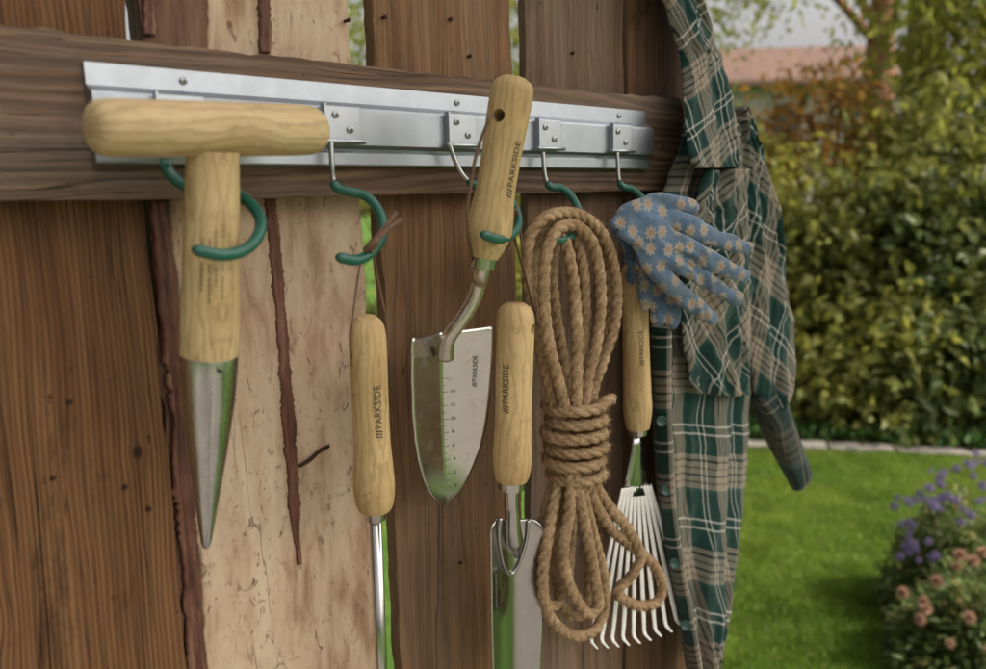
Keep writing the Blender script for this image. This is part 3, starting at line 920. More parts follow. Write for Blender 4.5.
def blade(parent, tl, tr_, bot, widths, dish, Yt, Yb, mat, nu=28, nv=60, top=None, edge=None, crease=.6, thick=.0014, twist=0.0):
    """sheet-steel blade: widths = (v, half width 0..1 left, right); dish = depth of its trough"""
    L_, R__ = at(*tl, Yt), at(*tr_, Yt + twist)
    mid = (L_ + R__) / 2; half = (R__ - L_) / 2; down = at(*bot, Yb) - mid
    nrm = norm(np.cross(half, -down))
    if np.dot(nrm, CAM - mid) < 0: nrm = -nrm
    wv = np.array(widths)
    V, U = [], []
    for i in range(nv):
        v = (i / (nv - 1)); v = 1 - (1 - v) ** 1.25
        wl, wr = np.interp(v, wv[:, 0], wv[:, 1]), np.interp(v, wv[:, 0], wv[:, 2])
        for j in range(nu + 1):
            s = 2 * j / nu - 1
            w_ = wl if s < 0 else wr
            e = edge(s, v) if edge else 0.0
            prf = (1 - crease) * s * s + crease * abs(s)
            dd = dish * np.interp(v, [0, .15, .7, 1], [1, 1, .8, .1]) * (prf - .55) * w_
            p = mid + half * (s * w_ + e) + down * (v + (top(s) * (1 - v) ** 3 if top else 0)) + nrm * dd
            V.append(p); U.append((s, v))
    F = [(i * (nu + 1) + j, (i + 1) * (nu + 1) + j, (i + 1) * (nu + 1) + j + 1, i * (nu + 1) + j + 1) for i in range(nv - 1) for j in range(nu)]
    o = obj('blade', (V, F, U), mat, parent)
    md = o.modifiers.new('thick', 'SOLIDIFY'); md.thickness = thick; md.offset = -1
    def surf(s, v, lift=.0003):
        wl, wr = np.interp(v, wv[:, 0], wv[:, 1]), np.interp(v, wv[:, 0], wv[:, 2])
        w_ = wl if s < 0 else wr
        prf = (1 - crease) * s * s + crease * abs(s)
        dd = dish * np.interp(v, [0, .15, .7, 1], [1, 1, .8, .1]) * (prf - .55) * w_
        return mid + half * (s * w_) + down * (v + (top(s) * (1 - v) ** 3 if top else 0)) + nrm * (dd + lift)
    return o, surf, half, down
WB = [(0, .97, .97), (.03, 1, 1), (.2, 1.0, 1.0), (.4, .965, .97), (.55, .895, .91), (.68, .79, .81), (.8, .635, .65), (.88, .49, .5), (.94, .335, .34), (.98, .17, .17), (1, .03, .03)]
bl, sf, hv, dv = blade(tr, (406, 338), (488, 326), (447, 504), WB, .017, -.072, -.050, M_steel_worn, crease=.75, top=lambda s: .02 * (1 - s * s) - .012 * abs(s))
# centimetre scale printed beside the crease
parts = []
k_ = 0
for i in range(17):
    v = .27 + i * .0395
    if v > .93: break
    long = i % 2 == 0
    s0, s1 = .03, (.14 if long else .09)
    g = .0018
    sc_ = lambda s, v: sf(s, v, .0005)
    wfix = 1.0 / max(.3, np.interp(v, [p[0] for p in WB], [p[2] for p in WB]))
    parts.append(([sc_(s0 * wfix, v), sc_(s1 * wfix, v), sc_(s1 * wfix, v + g), sc_(s0 * wfix, v + g)], [(0, 1, 2, 3)]))
    if long and i > 0:
        tv, tf = text_mesh(str(16 - i), .0028)
        tv = np.asarray(tv)
        hw_ = np.linalg.norm(hv); dl_ = np.linalg.norm(dv)
        q = [sc_((.23 * wfix) + x * wfix / hw_, v - y / dl_) for x, y, z in tv]
        parts.append((q, tf))
v_, f_, _ = merge(*parts)
obj('depth_scale', (v_, f_), M_scale, bl, smooth=False)
tv, tf = logo_text(.0034)
q = [sf(.66 - y / np.linalg.norm(hv), .225 - x / np.linalg.norm(dv), .0005) for x, y, z in tv]
obj('stamped_lettering', (q, tf), M_etch, bl, smooth=False)
thong([(493, 115, -.127), (489, 120, -.136), (480, 142, -.131), (474, 165, -.127), (470, 190, -.122), (467, 212, -.117), (469, 240, -.108), (472, 262, -.098)], .0016, tr)
thong([(516, 212, -.088), (511, 224, -.095), (507, 236, -.104), (509, 250, -.098), (512, 232, -.092), (517, 205, -.083)], .0016, tr)

# --- narrow transplanting trowel
A, B = at(512, 480, -.078), at(515.5, 303, -.086)
L = float(np.linalg.norm(B - A)); u = lambda w_, py, Y: hw(514, py, Y, w_)
t2 = thing('transplanting_trowel', 'narrow long bladed steel trowel hanging left of the rope', 'trowel', at(516, 720, -.06))
pr2 = smooth_prof([(0, u(31, 480, -.078)), (L * .03, u(35, 475, -.078)), (L * .1, u(38.5, 463, -.078)), (L * .18, u(39, 449, -.079)), (L * .36, u(36.5, 417, -.08)), (L * .6, u(37.5, 374, -.083)), (L * .84, u(39, 331, -.085)), (L * .93, u(38, 315, -.086)), (L * .975, u(32, 307, -.086)), (L, u(20, 303, -.086))], 44)
handle(t2, A, B, pr2, m_handle('beech_narrow', 5.9), (L * .865, norm(rt * .92 - fw * .38), .0042), (L * .575, -.42, .0050, M_print))
ax2 = norm(B - A)
obj('ferrule', lathe(A + ax2 * .001, A - ax2, [(0, .0108), (.0003, .0112), (.008, .0108), (.0083, .0100)], 28), M_steel, t2, angle=30)
nk = spline([A - ax2 * .004, A - ax2 * .02, at(512.5, 512, -.076), at(513, 530, -.074), at(515, 548, -.070), at(516, 556, -.068)], 40)
obj('neck', sweep(nk, np.interp(np.linspace(0, 1, 40), [0, .5, .75, 1], [.0062, .0064, .0078, .003]), 18), M_steel, t2)
W2 = [(0, .82, .82), (.015, .94, .94), (.04, 1, 1), (.12, .99, .985), (.5, .955, .93), (.85, .86, .85), (.95, .6, .6), (1, .1, .1)]
def top2(s):
    return .03 * math.exp(-(s / .5) ** 2) + .02 * max(0, abs(s) - .8) / .2
def edge2(s, v):
    return .02 * math.sin(v * 190) * max(0, s - .93) / .07 if v > .2 else 0.0
bl2, sf2, hv2, dv2 = blade(t2, (486.5, 516), (541.5, 520), (515, 735), W2, .013, -.079, -.062, M_steel, nu=40, nv=110, crease=.15, top=top2, edge=edge2)
# pressed socket: raised rim round the neck
sk = spline([sf2(s, v, .0012) for s, v in ((-.62, .0), (-.5, .09), (-.28, .2), (0, .245), (.28, .2), (.5, .09), (.62, .0))], 40)
obj('socket_rim', sweep(sk, .0013, 10), M_steel, bl2)
tv, tf = logo_text(.0042)
q = [sf2(-.70 - y / np.linalg.norm(hv2), .30 - x / np.linalg.norm(dv2), .0005) for x, y, z in tv]
obj('stamped_lettering', (q, tf), M_etch, bl2, smooth=False)
thong([(532, 328, -.082), (534.5, 318, -.086), (531, 300, -.092), (524, 272, -.098), (516, 244, -.106), (513, 225, -.102), (515, 210, -.096), (519, 222, -.088), (524, 260, -.082), (528, 300, -.078), (529, 322, -.074)], .0013, t2)

# --- hand rake under the gloves
A, B = at(638, 428, -.056), at(634, 262, -.060)
L = float(np.linalg.norm(B - A)); u = lambda w_, py, Y: hw(637, py, Y, w_)
rk = thing('hand_rake', 'fan shaped hand rake with pale flat tines behind the rope', 'rake', at(640, 640, -.045))
prk = smooth_prof([(0, u(23, 428, -.056)), (L * .03, u(25, 423, -.056)), (L * .12, u(29, 408, -.056)), (L * .25, u(28, 386, -.057)), (L * .6, u(26, 330, -.058)), (L * .9, u(27, 280, -.06)), (L * .97, u(23, 267, -.06)), (L, u(13, 262, -.06))], 40)
handle(rk, A, B, prk, m_handle('beech_rake', 7.7), None, (L * .53, .42, .0044, M_print))
axk = norm(B - A)
obj('ferrule', lathe(A + axk * .001, A - axk, [(0, .0098), (.0003, .0101), (.007, .0094), (.0073, .0085)], 24), M_steel, rk, angle=30)
# flat neck plate widening to the fan
sec = [((633.5, 434), (642, 434)), ((632, 446), (643, 446)), ((629.5, 462), (645, 461)), ((626, 480), (648, 478)), ((622, 497), (652, 494))]
V = []
for a, b in sec:
    pa, pb = at(*a, -.056), at(*b, -.056)
    for t in np.linspace(0, 1, 7): V.append(pa + (pb - pa) * t + np.array([0, -.003 * math.sin(math.pi * t), 0]))
F = [(i * 7 + j, (i + 1) * 7 + j, (i + 1) * 7 + j + 1, i * 7 + j + 1) for i in range(4) for j in range(6)]
npl = obj('neck_plate', (V, F), M_steel, rk); md = npl.modifiers.new('t', 'SOLIDIFY'); md.thickness = .002
NT = 10
for i in range(NT):
    t = i / (NT - 1)
    top_ = np.array([621 + 31 * t, 497 - 4 * t]); bot_ = np.array([591 + 96 * t, 640 - 26 * t + 7 * math.sin(math.pi * t)])
    P = [at(*(top_ + (bot_ - top_) * s), -.0575 + .004 * math.sin(math.pi * s)) for s in (-.06, .2, .5, .8, .93)]
    e = at(*bot_, -.0575)
    P += [e, e + np.array([0, -.003, -.003]), e + np.array([-.001, -.009, -.005])]
    P = spline(P, 40)
    rr = np.interp(np.linspace(0, 1, 40), [0, .1, .8, .93, 1], [.0026, .0030, .0036, .0030, .0014])
    obj('tine', sweep(P, rr, 8, up=(0, 1, 0), shape=None, flat=1.0) if False else sweep(P, rr, 8, up=(1, 0, 0), flat=.3), M_rake, rk)

# ------------------------------------------------------------------ rope coil on hook 4
rope = thing('rope_coil', 'coil of twisted brown jute rope bound with tight turns round its middle', 'rope', at(575, 640, -.07))
RR = size(570, 300, -.085, 5.9)
LAY = .031
def twist(th, s):
    a = th - 2 * math.pi * s / LAY
    return .66 + .40 * np.abs(np.cos(1.5 * a)) ** .75
fib_src = []
def strand(pts, name='strand', r=RR):
    P = np.array([at(*p) for p in pts])
    Ls = np.sum(np.linalg.norm(np.diff(P, axis=0), axis=1))
    Q = spline(P, int(Ls / .0013))
    # slight irregularity of laid rope
    Q = Q + np.array([[.0007 * noise.noise((i * .05, k, len(pts))) for k in range(3)] for i in range(len(Q))])
    fib_src.append(Q)
    return obj(name, sweep(Q, r, 24, shape=twist), M_rope, rope)
strand([(556, 410, -.083), (546, 372, -.083), (537, 335, -.083), (531, 300, -.083), (527, 262, -.083), (531, 234, -.084), (545, 218, -.085), (564, 213, -.084), (584, 217, -.083), (601, 232, -.082), (612, 258, -.082), (617, 295, -.082), (613, 332, -.082), (603, 362, -.083), (592, 388, -.084), (588, 410, -.084)])
strand([(566, 410, -.093), (556, 372, -.095), (548, 340, -.096), (544, 300, -.096), (545, 262, -.095), (552, 237, -.093), (564, 226, -.091), (579, 227, -.089), (592, 242, -.088), (599, 270, -.088), (601, 300, -.089), (598, 335, -.09), (590, 372, -.091), (583, 410, -.091)])
strand([(571, 410, -.072), (566, 372, -.07), (558, 330, -.068), (553, 290, -.067), (552, 262, -.068), (557, 240, -.071), (568, 232, -.074), (577, 240, -.077), (583, 268, -.078), (586, 310, -.078), (583, 350, -.078), (580, 410, -.077)])
strand([(560, 410, -.066), (548, 365, -.064), (540, 320, -.062), (535, 285, -.062), (535, 250, -.064), (545, 228, -.068), (562, 219, -.071), (580, 222, -.07), (596, 240, -.068), (606, 268, -.067), (609, 300, -.066), (606, 340, -.066), (597, 375, -.068), (590, 410, -.07)])
strand([(576, 405, -.098), (577, 372, -.1), (577, 340, -.099), (575, 300, -.096), (571, 265, -.092), (566, 245, -.088), (560, 236, -.084)])
# bottom loops
strand([(562, 466, -.085), (555, 500, -.085), (547, 540, -.085), (543, 575, -.085), (545, 605, -.085), (556, 625, -.086), (575, 636, -.087), (594, 630, -.088), (604, 610, -.088), (604, 580, -.09), (596, 545, -.092), (586, 505, -.092), (579, 466, -.092)])
strand([(584, 466, -.094), (594, 500, -.094), (612, 530, -.093), (634, 548, -.091), (653, 565, -.089), (662, 585, -.087), (657, 602, -.086), (640, 606, -.086), (622, 599, -.087), (618, 590, -.089), (632, 575, -.095), (640, 556, -.097), (632, 536, -.097), (614, 512, -.096), (598, 490, -.093), (589, 466, -.09)])
strand([(559, 466, -.075), (549, 498, -.073), (542, 530, -.072), (538, 565, -.072), (540, 592, -.073), (550, 606, -.076), (562, 598, -.079), (568, 570, -.081), (571, 530, -.082), (572, 495, -.082), (572, 466, -.082)])
strand([(574, 466, -.099), (582, 510, -.101), (590, 550, -.101), (596, 585, -.100), (598, 606, -.098), (588, 614, -.095), (577, 600, -.092), (566, 575, -.092), (564, 545, -.094), (570, 505, -.097), (570, 466, -.097)])
strand([(568, 466, -.07), (560, 510, -.066), (556, 560, -.064), (560, 600, -.065), (572, 617, -.069), (586, 608, -.073), (590, 570, -.075), (586, 520, -.076), (580, 466, -.075)])
# binding turns
for i in range(6):
    y = 404 + i * 13.6
    c = at(575 + (1.5 if i % 2 else -1), y, -.084)
    rx, ry = size(575, y, -.084, 27.5 + [1, 0, 2, 1, 0, -1][i]), .026
    ex = rt * .98 + np.array([0, 0, 0]); ey = fw - np.array([0, 0, fw[2]])
    pts = []
    for k in range(27):
        a = 2 * math.pi * k / 24.0 + 2.0
        pts.append(c + ex * math.cos(a) * rx + norm(ey) * math.sin(a) * ry + np.array([0, 0, 1.]) * (-.0118 * (a - 2) / (2 * math.pi) + .004 + .003 * math.cos(a + .4)))
    Q = spline(pts, 170)
    fib_src.append(Q)
    obj('binding_turn', sweep(Q, RR * .95, 24, shape=twist), M_rope, rope)
strand([(600, 408, -.104), (606, 402, -.102), (612, 399, -.098)], 'loose_end')
# stray jute fibres standing off the rope
fv, ff = [], []
for Q in fib_src:
    for i in range(3, len(Q) - 3):
        for _ in range(6):
            t = norm(Q[i + 1] - Q[i - 1]); d = norm(rng.normal(size=3)); d = norm(d - t * np.dot(d, t))
            b = Q[i] + d * RR * .9; tip = b + d * rng.uniform(.0008, .0055) + t * rng.normal() * .005
            sd_ = norm(np.cross(d, t)) * .00018
            k = len(fv); fv += [b - sd_, b + sd_, tip]; ff.append((k, k + 1, k + 2))
tag(obj('stray_fibres', (fv, ff), M_rope, rope, smooth=False), kind='stuff')

# ------------------------------------------------------------------ gloves
def voxel_union(parts, voxel, smooth_it=6):
    v, f, _ = merge(*parts)
    me = bpy.data.meshes.new('g'); me.from_pydata(v.tolist(), [], f)
    o = bpy.data.objects.new('g', me); COL.objects.link(o)
    md = o.modifiers.new('r', 'REMESH'); md.mode = 'VOXEL'; md.voxel_size = voxel
    ms = o.modifiers.new('s', 'SMOOTH'); ms.iterations = smooth_it; ms.factor = .5
    dg = bpy.context.evaluated_depsgraph_get()
    r = bpy.data.meshes.new_from_object(o.evaluated_get(dg))
    bpy.data.objects.remove(o)
    r.materials.clear()
    X = np.array([v.co[:] for v in r.vertices]); c = X.mean(0)
    # soft cloth: flattened across its plane, with creases
    nrm = norm(CAM - c); dpt = (X - c) @ nrm
    A_ = np.c_[np.ones(len(X)), (X - c) @ rt, (X - c) @ dn]; co, *_ = np.linalg.lstsq(A_, dpt, rcond=None)
    fit = A_ @ co
    X = X + nrm * ((fit - dpt) * .36)[:, None]
    nv_ = np.array([v.normal[:] for v in r.vertices])
    al = (X - c) @ (rt * .87 + dn * .5); ac = (X - c) @ (dn * .87 - rt * .5)
    wr = np.array([(.30 - abs(noise.noise((a * 16, b * 62 + 2.0 * noise.noise((a * 20, b * 20, 4)), 1.7)))) * .0062 + noise.noise((a * 34, b * 40, 6)) * .0022 for a, b in zip(al, ac)])
    X = X + nv_ * wr[:, None]
    r.vertices.foreach_set('co', X.astype(np.float32).ravel()); r.update()
    return r
def finger(pts, rad, n=26, flat=.85):
    P = spline([at(*p) for p in pts], n)
    s = np.linspace(0, 1, n)
    r = np.interp(s, np.linspace(0, 1, len(rad)), rad) * .88
    # rounded tip and root
    L_ = np.sum(np.linalg.norm(np.diff(P, axis=0), axis=1)); d = (1 - s) * L_
    r = r * np.sqrt(np.clip(1 - np.clip(1 - d / r[-1], 0, 1) ** 2, .01, 1))
    d0 = s * L_; r = r * np.sqrt(np.clip(1 - np.clip(1 - d0 / r[0], 0, 1) ** 2, .01, 1))
    return sweep(P, r, 16, flat=flat)
g = lambda w_: size(680, 260, -.11, w_ / 2)
ga = thing('garden_glove', 'blue flowered cotton glove with fingers spread towards the shirt, uppermost', 'glove', at(640, 300, -.09), 'blue flowered gloves on the last hook')
gparts = [
    finger([(617, 222, -.088), (632, 208, -.094), (652, 201, -.099), (674, 202, -.106), (695, 208, -.110)], [g(14), g(18), g(17), g(17), g(17)]),            # thumb
    finger([(622, 220, -.090), (650, 213, -.100), (685, 225, -.112), (718, 239, -.121), (752, 249, -.127)], [g(18), g(21), g(21), g(20), g(18)]),              # index
    finger([(619, 225, -.091), (645, 227, -.102), (682, 245, -.116), (716, 264, -.125), (750, 281, -.130)], [g(16), g(20), g(19), g(18.5), g(17)]),              # middle
    finger([(619, 226, -.091), (642, 238, -.102), (674, 260, -.114), (706, 281, -.119), (740, 299, -.121)], [g(16), g(20), g(19), g(18), g(17)]),              # ring
    finger([(620, 226, -.090), (638, 246, -.099), (660, 274, -.105), (688, 300, -.108), (716, 321, -.110)], [g(14), g(19), g(19), g(18), g(16)]),              # little
    finger([(634, 214, -.097), (650, 224, -.102), (668, 238, -.108)], [g(22), g(26), g(24)]),
    finger([(628, 224, -.094), (643, 240, -.100), (655, 250, -.105)], [g(20), g(23), g(20)]),
    finger([(612, 225, -.086), (620, 219, -.089), (634, 209, -.094)], [g(11), g(15), g(16)]),
]
MG = m_glove(.31)
obj('glove_hand', voxel_union(gparts, .0017, 5), MG, ga)
# the cuff hangs back over the hook as a soft open sleeve of cloth
def cloth_tube(rows, nu=36, folds=(), depth=.012, closed_bottom=False):
    """rows: (left px, right px, py, Y): a hanging tube of cloth, oval in plan, with folds"""
    R4 = spline(np.array(rows, float), max(8, len(rows) * 6))
    V, U = [], []
    vlen = 0; prev = None
    for i, (xl, xr, py, Y) in enumerate(R4):
        a, b = at(xl, py, Y), at(xr, py, Y); c = (a + b) / 2; half = (b - a) / 2
        if prev is not None: vlen += np.linalg.norm(c - prev)
        prev = c
        hl = np.linalg.norm(half); ul = 0
        for j in range(nu):
            th = 2 * math.pi * j / nu
            wob = 1.0
            off = 0.0
            for (fq, amp, ph, fl) in folds:
                off += amp * math.sin(fq * th + ph + fl * i / len(R4))
            p = c + half * math.cos(th) + np.array([0, -1., 0]) * math.sin(th) * (depth + off)
            V.append(p); U.append(((th if th < math.pi else 2 * math.pi - th) / math.pi * hl * 2.4, vlen))
    n = len(R4)
    F = [(i * nu + j, i * nu + (j + 1) % nu, (i + 1) * nu + (j + 1) % nu, (i + 1) * nu + j) for i in range(n - 1) for j in range(nu)]
    return V, F, U
gb = thing('garden_glove', 'blue flowered cotton glove hanging fingers down beneath the spread one', 'glove', at(655, 320, -.08), 'blue flowered gloves on the last hook')
gparts = [
    finger([(616, 222, -.074), (632, 228, -.078), (641, 255, -.080), (644, 285, -.080), (645.5, 312, -.080)], [g(12), g(15), g(15), g(14), g(12)]),
    finger([(622, 218, -.070), (640, 226, -.076), (652, 255, -.082), (657, 290, -.084), (658, 326, -.085)], [g(16), g(20), g(20), g(19), g(17)]),
    finger([(628, 220, -.072), (648, 228, -.080), (664, 255, -.088), (671, 290, -.091), (673, 329, -.092)], [g(16), g(20), g(20), g(20), g(18)]),
    finger([(612, 224, -.070), (624, 238, -.068), (630, 260, -.066), (632, 285, -.066)], [g(12), g(14), g(13), g(12)]),
    finger([(630, 222, -.072), (645, 236, -.078), (655, 254, -.083)], [g(20), g(24), g(22)]),
]
obj('glove_hand', voxel_union(gparts, .0017, 5), m_glove(1.13), gb)

# ------------------------------------------------------------------ plaid shirt
shirt = thing('plaid_shirt', 'green and beige checked flannel shirt hanging at the end of the fence', 'shirt', at(700, 669, -.06))
MP = m_plaid('flannel_check', .108, 0.0, (.32, .14))
MPd = m_plaid('flannel_check_bias', .108, R_(38), (.1, .3))
MPs = m_plaid('flannel_check_sleeve', .108, R_(-24), (.55, .2))
MPc = m_plaid('flannel_check_collar', .09, R_(20), (.15, .45))
def cloth(name, rows, mat, nu=64, front=.018, back=.02, folds=(), nrow=None, parent=None):
    R4 = spline(np.array(rows, float), nrow or len(rows) * 14)
    V, U = [], []
    vlen = 0; prev = None; n = len(R4); m = 2 * nu
    for i, (py, xl, xr, Yl, Yr) in enumerate(R4):
        a, b = at(xl, py, Yl), at(xr, py, Yr); c = (a + b) / 2
        if prev is not None: vlen += np.linalg.norm(c - prev)
        prev = c
        t_ = i / (n - 1)
        wid = np.linalg.norm(b - a); dr_ = (b - a) / wid
        a = a + dr_ * (.006 * noise.noise((i * .11, 3, len(name))) + .003 * noise.noise((i * .35, 5, len(name))))
        b = b + dr_ * (.009 * noise.noise((i * .11, 8, len(name))) + .004 * noise.noise((i * .35, 9, len(name))))
        for j in range(m):
            fr = j < nu
            s = (j + .5) / nu if fr else 1 - (j - nu + .5) / nu
            s_ = .5 - .5 * math.cos(math.pi * s)
            dep = (front if fr else -back) * math.sin(math.pi * s_) ** .7
            f_ = 0
            for (fq, amp, ph, dr) in folds:
                f_ += amp * math.sin(fq * s_ * math.pi * 2 + ph + dr * t_) * math.sin(math.pi * s_) ** .5
            f_ *= (1 if fr else -.6)
            ed = math.sin(math.pi * s_) ** .6
            wob = noise.noise((s_ * 2.0, t_ * 5, len(name)))
            f_ += .017 * (.35 - abs(noise.noise((s_ * 5 + len(name) + wob * .8, t_ * 2.4, 1 if fr else 5)))) * ed
            f_ += .007 * (.3 - abs(noise.noise((s_ * 7 + t_ * 6 + wob, t_ * 7 - s_ * 3, 9 if fr else 15)))) * ed
            V.append(a + (b - a) * s_ + np.array([-.25, -1., 0]) * (dep + f_))
            U.append((s_ * wid * 1.35 if fr else wid * 1.35 + (1 - s_) * wid * 1.35, vlen))
    F = [(i * m + j, (i + 1) * m + j, (i + 1) * m + (j + 1) % m, i * m + (j + 1) % m) for i in range(n - 1) for j in range(m)]
    F.append(tuple(range(m))); F.append(tuple((n - 1) * m + j for j in range(m - 1, -1, -1)))
    return obj(name, (V, F, U), mat, parent or shirt)
body = cloth('body', [(120, 684, 736, -.03, -.03), (150, 680, 738, -.035, -.03), (190, 664, 744, -.045, -.03), (230, 658, 748, -.05, -.03), (280, 655, 750, -.052, -.03), (330, 653, 750, -.052, -.03), (400, 654, 749, -.052, -.03), (440, 656, 747, -.052, -.03), (500, 660, 742, -.052, -.03), (560, 669, 734, -.052, -.035), (610, 679, 725, -.052, -.035), (669, 690, 709, -.052, -.04), (740, 699, 704, -.052, -.045)], MP, 90, .02, .02, ((2.3, .005, .4, 1.2), (4.1, .0025, 1.0, -2.0)))
panel = cloth('front_fold', [(170, 704, 744, -.070, -.05), (210, 694, 747, -.072, -.05), (250, 686, 749, -.074, -.05), (300, 682, 750, -.076, -.05), (335, 682, 750, -.077, -.05), (360, 686, 750, -.077, -.05), (378, 691, 749, -.077, -.052), (393, 696, 747, -.076, -.054)], MPd, 70, .014, .002, ((1.6, .006, 2.2, 1.5), (3.3, .003, .2, 2.0)))
sleeve = cloth('sleeve', [(108, 726, 735, -.02, -.02), (130, 727, 745, -.025, -.02), (165, 731, 757, -.03, -.02), (200, 737, 767, -.035, -.02), (245, 742, 774, -.04, -.02), (290, 746, 780, -.045, -.02), (330, 748, 785, -.048, -.02), (360, 750, 786, -.05, -.02), (385, 753, 782, -.05, -.025), (404, 758, 772, -.05, -.03)], MPs, 60, .022, .02, ((1.4, .005, .3, 2.6), (3.7, .0028, 1.5, 3.0)))
# cuff: open tube angled down to the right
ca, cb = at(758, 386, -.047), at(803, 478, -.052)
def cuff():
    P = spline([ca, at(770, 405, -.05), at(785, 440, -.052), cb], 26)
    T, N, B_ = frames(P, (1, 0, 0))
    V, U = [], []; nu = 40
    for i in range(26):
        t = i / 25; ra = np.interp(t, [0, .3, .8, 1], [size(770, 400, -.05, 15), size(775, 420, -.05, 21), size(795, 455, -.05, 18), size(803, 478, -.05, 17)])
        for j in range(nu):
            th = 2 * math.pi * j / nu
            r = ra * (1 + .10 * math.sin(3 * th + t * 3) + .05 * math.sin(5 * th + 1))
            V.append(P[i] + N[i] * math.cos(th) * r + B_[i] * math.sin(th) * r * (.8 - .35 * t))
            U.append((th * ra, t * .12))
    F = [(i * nu + j, i * nu + (j + 1) % nu, (i + 1) * nu + (j + 1) % nu, (i + 1) * nu + j) for i in range(25) for j in range(nu)]
    o = obj('cuff', (V, F, U), m_plaid('flannel_check_cuff', .115, R_(14), (.13, .02), .6, .3), shirt)
    md = o.modifiers.new('t', 'SOLIDIFY'); md.thickness = .0025; md.offset = -1
cuff()
collar = cloth('collar', [(-120, 640, 672, -.012, .02), (-80, 645, 678, -.03, .015), (-35, 653, 688, -.036, .0), (0, 662, 698, -.038, -.012), (30, 672, 708, -.040, -.02), (60, 680, 717, -.044, -.03), (90, 683, 727, -.055, -.035), (120, 685, 733, -.066, -.04), (145, 687, 736, -.074, -.045), (160, 690, 737, -.078, -.048), (168, 694, 737, -.079, -.05)], MPc, 60, .014, .004, ((1.2, .004, .8, 1.0), (2.9, .002, .2, 2.0)))
# button placket with its buttons
def placket():
    V, U = [], []; rows = spline(np.array([(330, 652.5), (400, 653.5), (440, 655.5), (500, 659.5), (560, 668.5), (610, 678.5), (669, 689.5), (740, 699)], float), 60)
    vl = 0; prev = None
    for i, (py, xl) in enumerate(rows):
        a = at(xl, py, -.0535); b = at(xl + 17 - 7 * i / 59, py, -.0745)
        if prev is not None: vl += np.linalg.norm(a - prev)
        prev = a
        for t in np.linspace(0, 1, 8): V.append(a + (b - a) * t + np.array([-.004, -.006, 0]) * math.sin(math.pi * t) ** .5); U.append((t * .026, vl))
    F = [(i * 8 + j, (i + 1) * 8 + j, (i + 1) * 8 + j + 1, i * 8 + j + 1) for i in range(59) for j in range(7)]
    o = obj('button_placket', (V, F, U), MP, shirt); md = o.modifiers.new('t', 'SOLIDIFY'); md.thickness = .0025; md.offset = 1
    return o
plk = placket()
M_btn = m_plain('green_button', (.018, .06, .05), .35, 0, .5, .2, 300, .1)
for px, py in ((661, 421), (666, 490), (674.5, 563), (685, 625)):
    c = at(px, py, -.070); d = norm(CAM - c) * .6 + np.array([-.2, -.5, 0]); d = norm(d)
    o = obj('button', lathe(c, c + d, [(0, .0052), (.0016, .0056), (.0024, .0054), (.0026, .0046), (.0020, .0040), (.0020, .0004)], 22), M_btn, plk)

# ------------------------------------------------------------------ garden
def leaf_mesh(C, D, N, ln, wd, fold=.25):
    """leaves: base points C, directions D, rough normals N, length and width arrays; a folded blade each, 6 verts"""
    C = np.asarray(C, float); n = len(C)
    D = D / (np.linalg.norm(D, axis=1)[:, None] + 1e-9)
    Sd = np.cross(D, N); Sd /= np.linalg.norm(Sd, axis=1)[:, None] + 1e-9
    Up = np.cross(Sd, D)
    ln = np.broadcast_to(ln, (n,))[:, None]; wd = np.broadcast_to(wd, (n,))[:, None]
    v0 = C; tip = C + D * ln - Up * ln * .18; mid = C + D * ln * .5
    l = mid + Sd * wd * .5 + Up * wd * fold; r = mid - Sd * wd * .5 + Up * wd * fold
    V = np.stack([v0, l, tip, r, mid], 1).reshape(-1, 3)
    b = np.arange(n)[:, None] * 5
    F = np.concatenate([b + [0, 4, 1], b + [1, 4, 2], b + [0, 3, 4], b + [3, 2, 4]], 0)
    return V, F
def big(name, V, F, mat, parent=None, loc=None, smooth=False):
    base = LOC[parent.name] if parent is not None else (np.array(loc, float) if loc is not None else np.zeros(3))
    me = bpy.data.meshes.new(name)
    V = np.asarray(V, np.float32) - base.astype(np.float32); F = np.asarray(F, np.int32)
    me.vertices.add(len(V)); me.vertices.foreach_set('co', V.ravel())
    k = F.shape[1]
    me.loops.add(F.size); me.loops.foreach_set('vertex_index', F.ravel())
    me.polygons.add(len(F)); me.polygons.foreach_set('loop_start', np.arange(0, F.size, k, dtype=np.int32)); me.polygons.foreach_set('loop_total', np.full(len(F), k, np.int32))
    me.polygons.foreach_set('use_smooth', np.full(len(F), smooth))
    me.update(calc_edges=True); me.validate()
    me.materials.append(mat)
    o = bpy.data.objects.new(name, me); COL.objects.link(o)
    if parent is not None: o.parent = parent
    elif loc is not None: o.location = [float(c) for c in loc]
    LOC[o.name] = base
    return o

ML = {
    'olive': m_leaf('leaf_olive', (.085, .095, .018), (.20, .20, .04), .5, .5, (.2, .22, .07)),
    'light': m_leaf('leaf_light', (.13, .14, .022), (.26, .25, .045), .55, .5, (.27, .27, .1)),
    'dark': m_leaf('leaf_dark', (.05, .075, .02), (.12, .145, .04), .45, .45, (.15, .19, .07)),
    'bronze': m_leaf('leaf_flare_bronze', (.18, .10, .022), (.36, .18, .035), .55, .5, (.4, .26, .08)),  # warm glow of the sun flare put into the leaf colour
    'willow': m_leaf('leaf_willow', (.13, .16, .025), (.24, .25, .045), .5, .5),
    'strap': m_leaf('leaf_strap', (.05, .085, .02), (.13, .16, .05), .3, .4),
    'cover': m_leaf('leaf_cover', (.03, .085, .014), (.065, .145, .028), .3, .5),
    'grass': m_leaf('leaf_grass', (.07, .135, .011), (.125, .205, .02), .4, .5, (.15, .16, .05), (.175, .225, .03)),
    'aster': m_leaf('leaf_aster', (.055, .085, .022), (.12, .16, .045), .4, .5, (.2, .17, .05)),
}
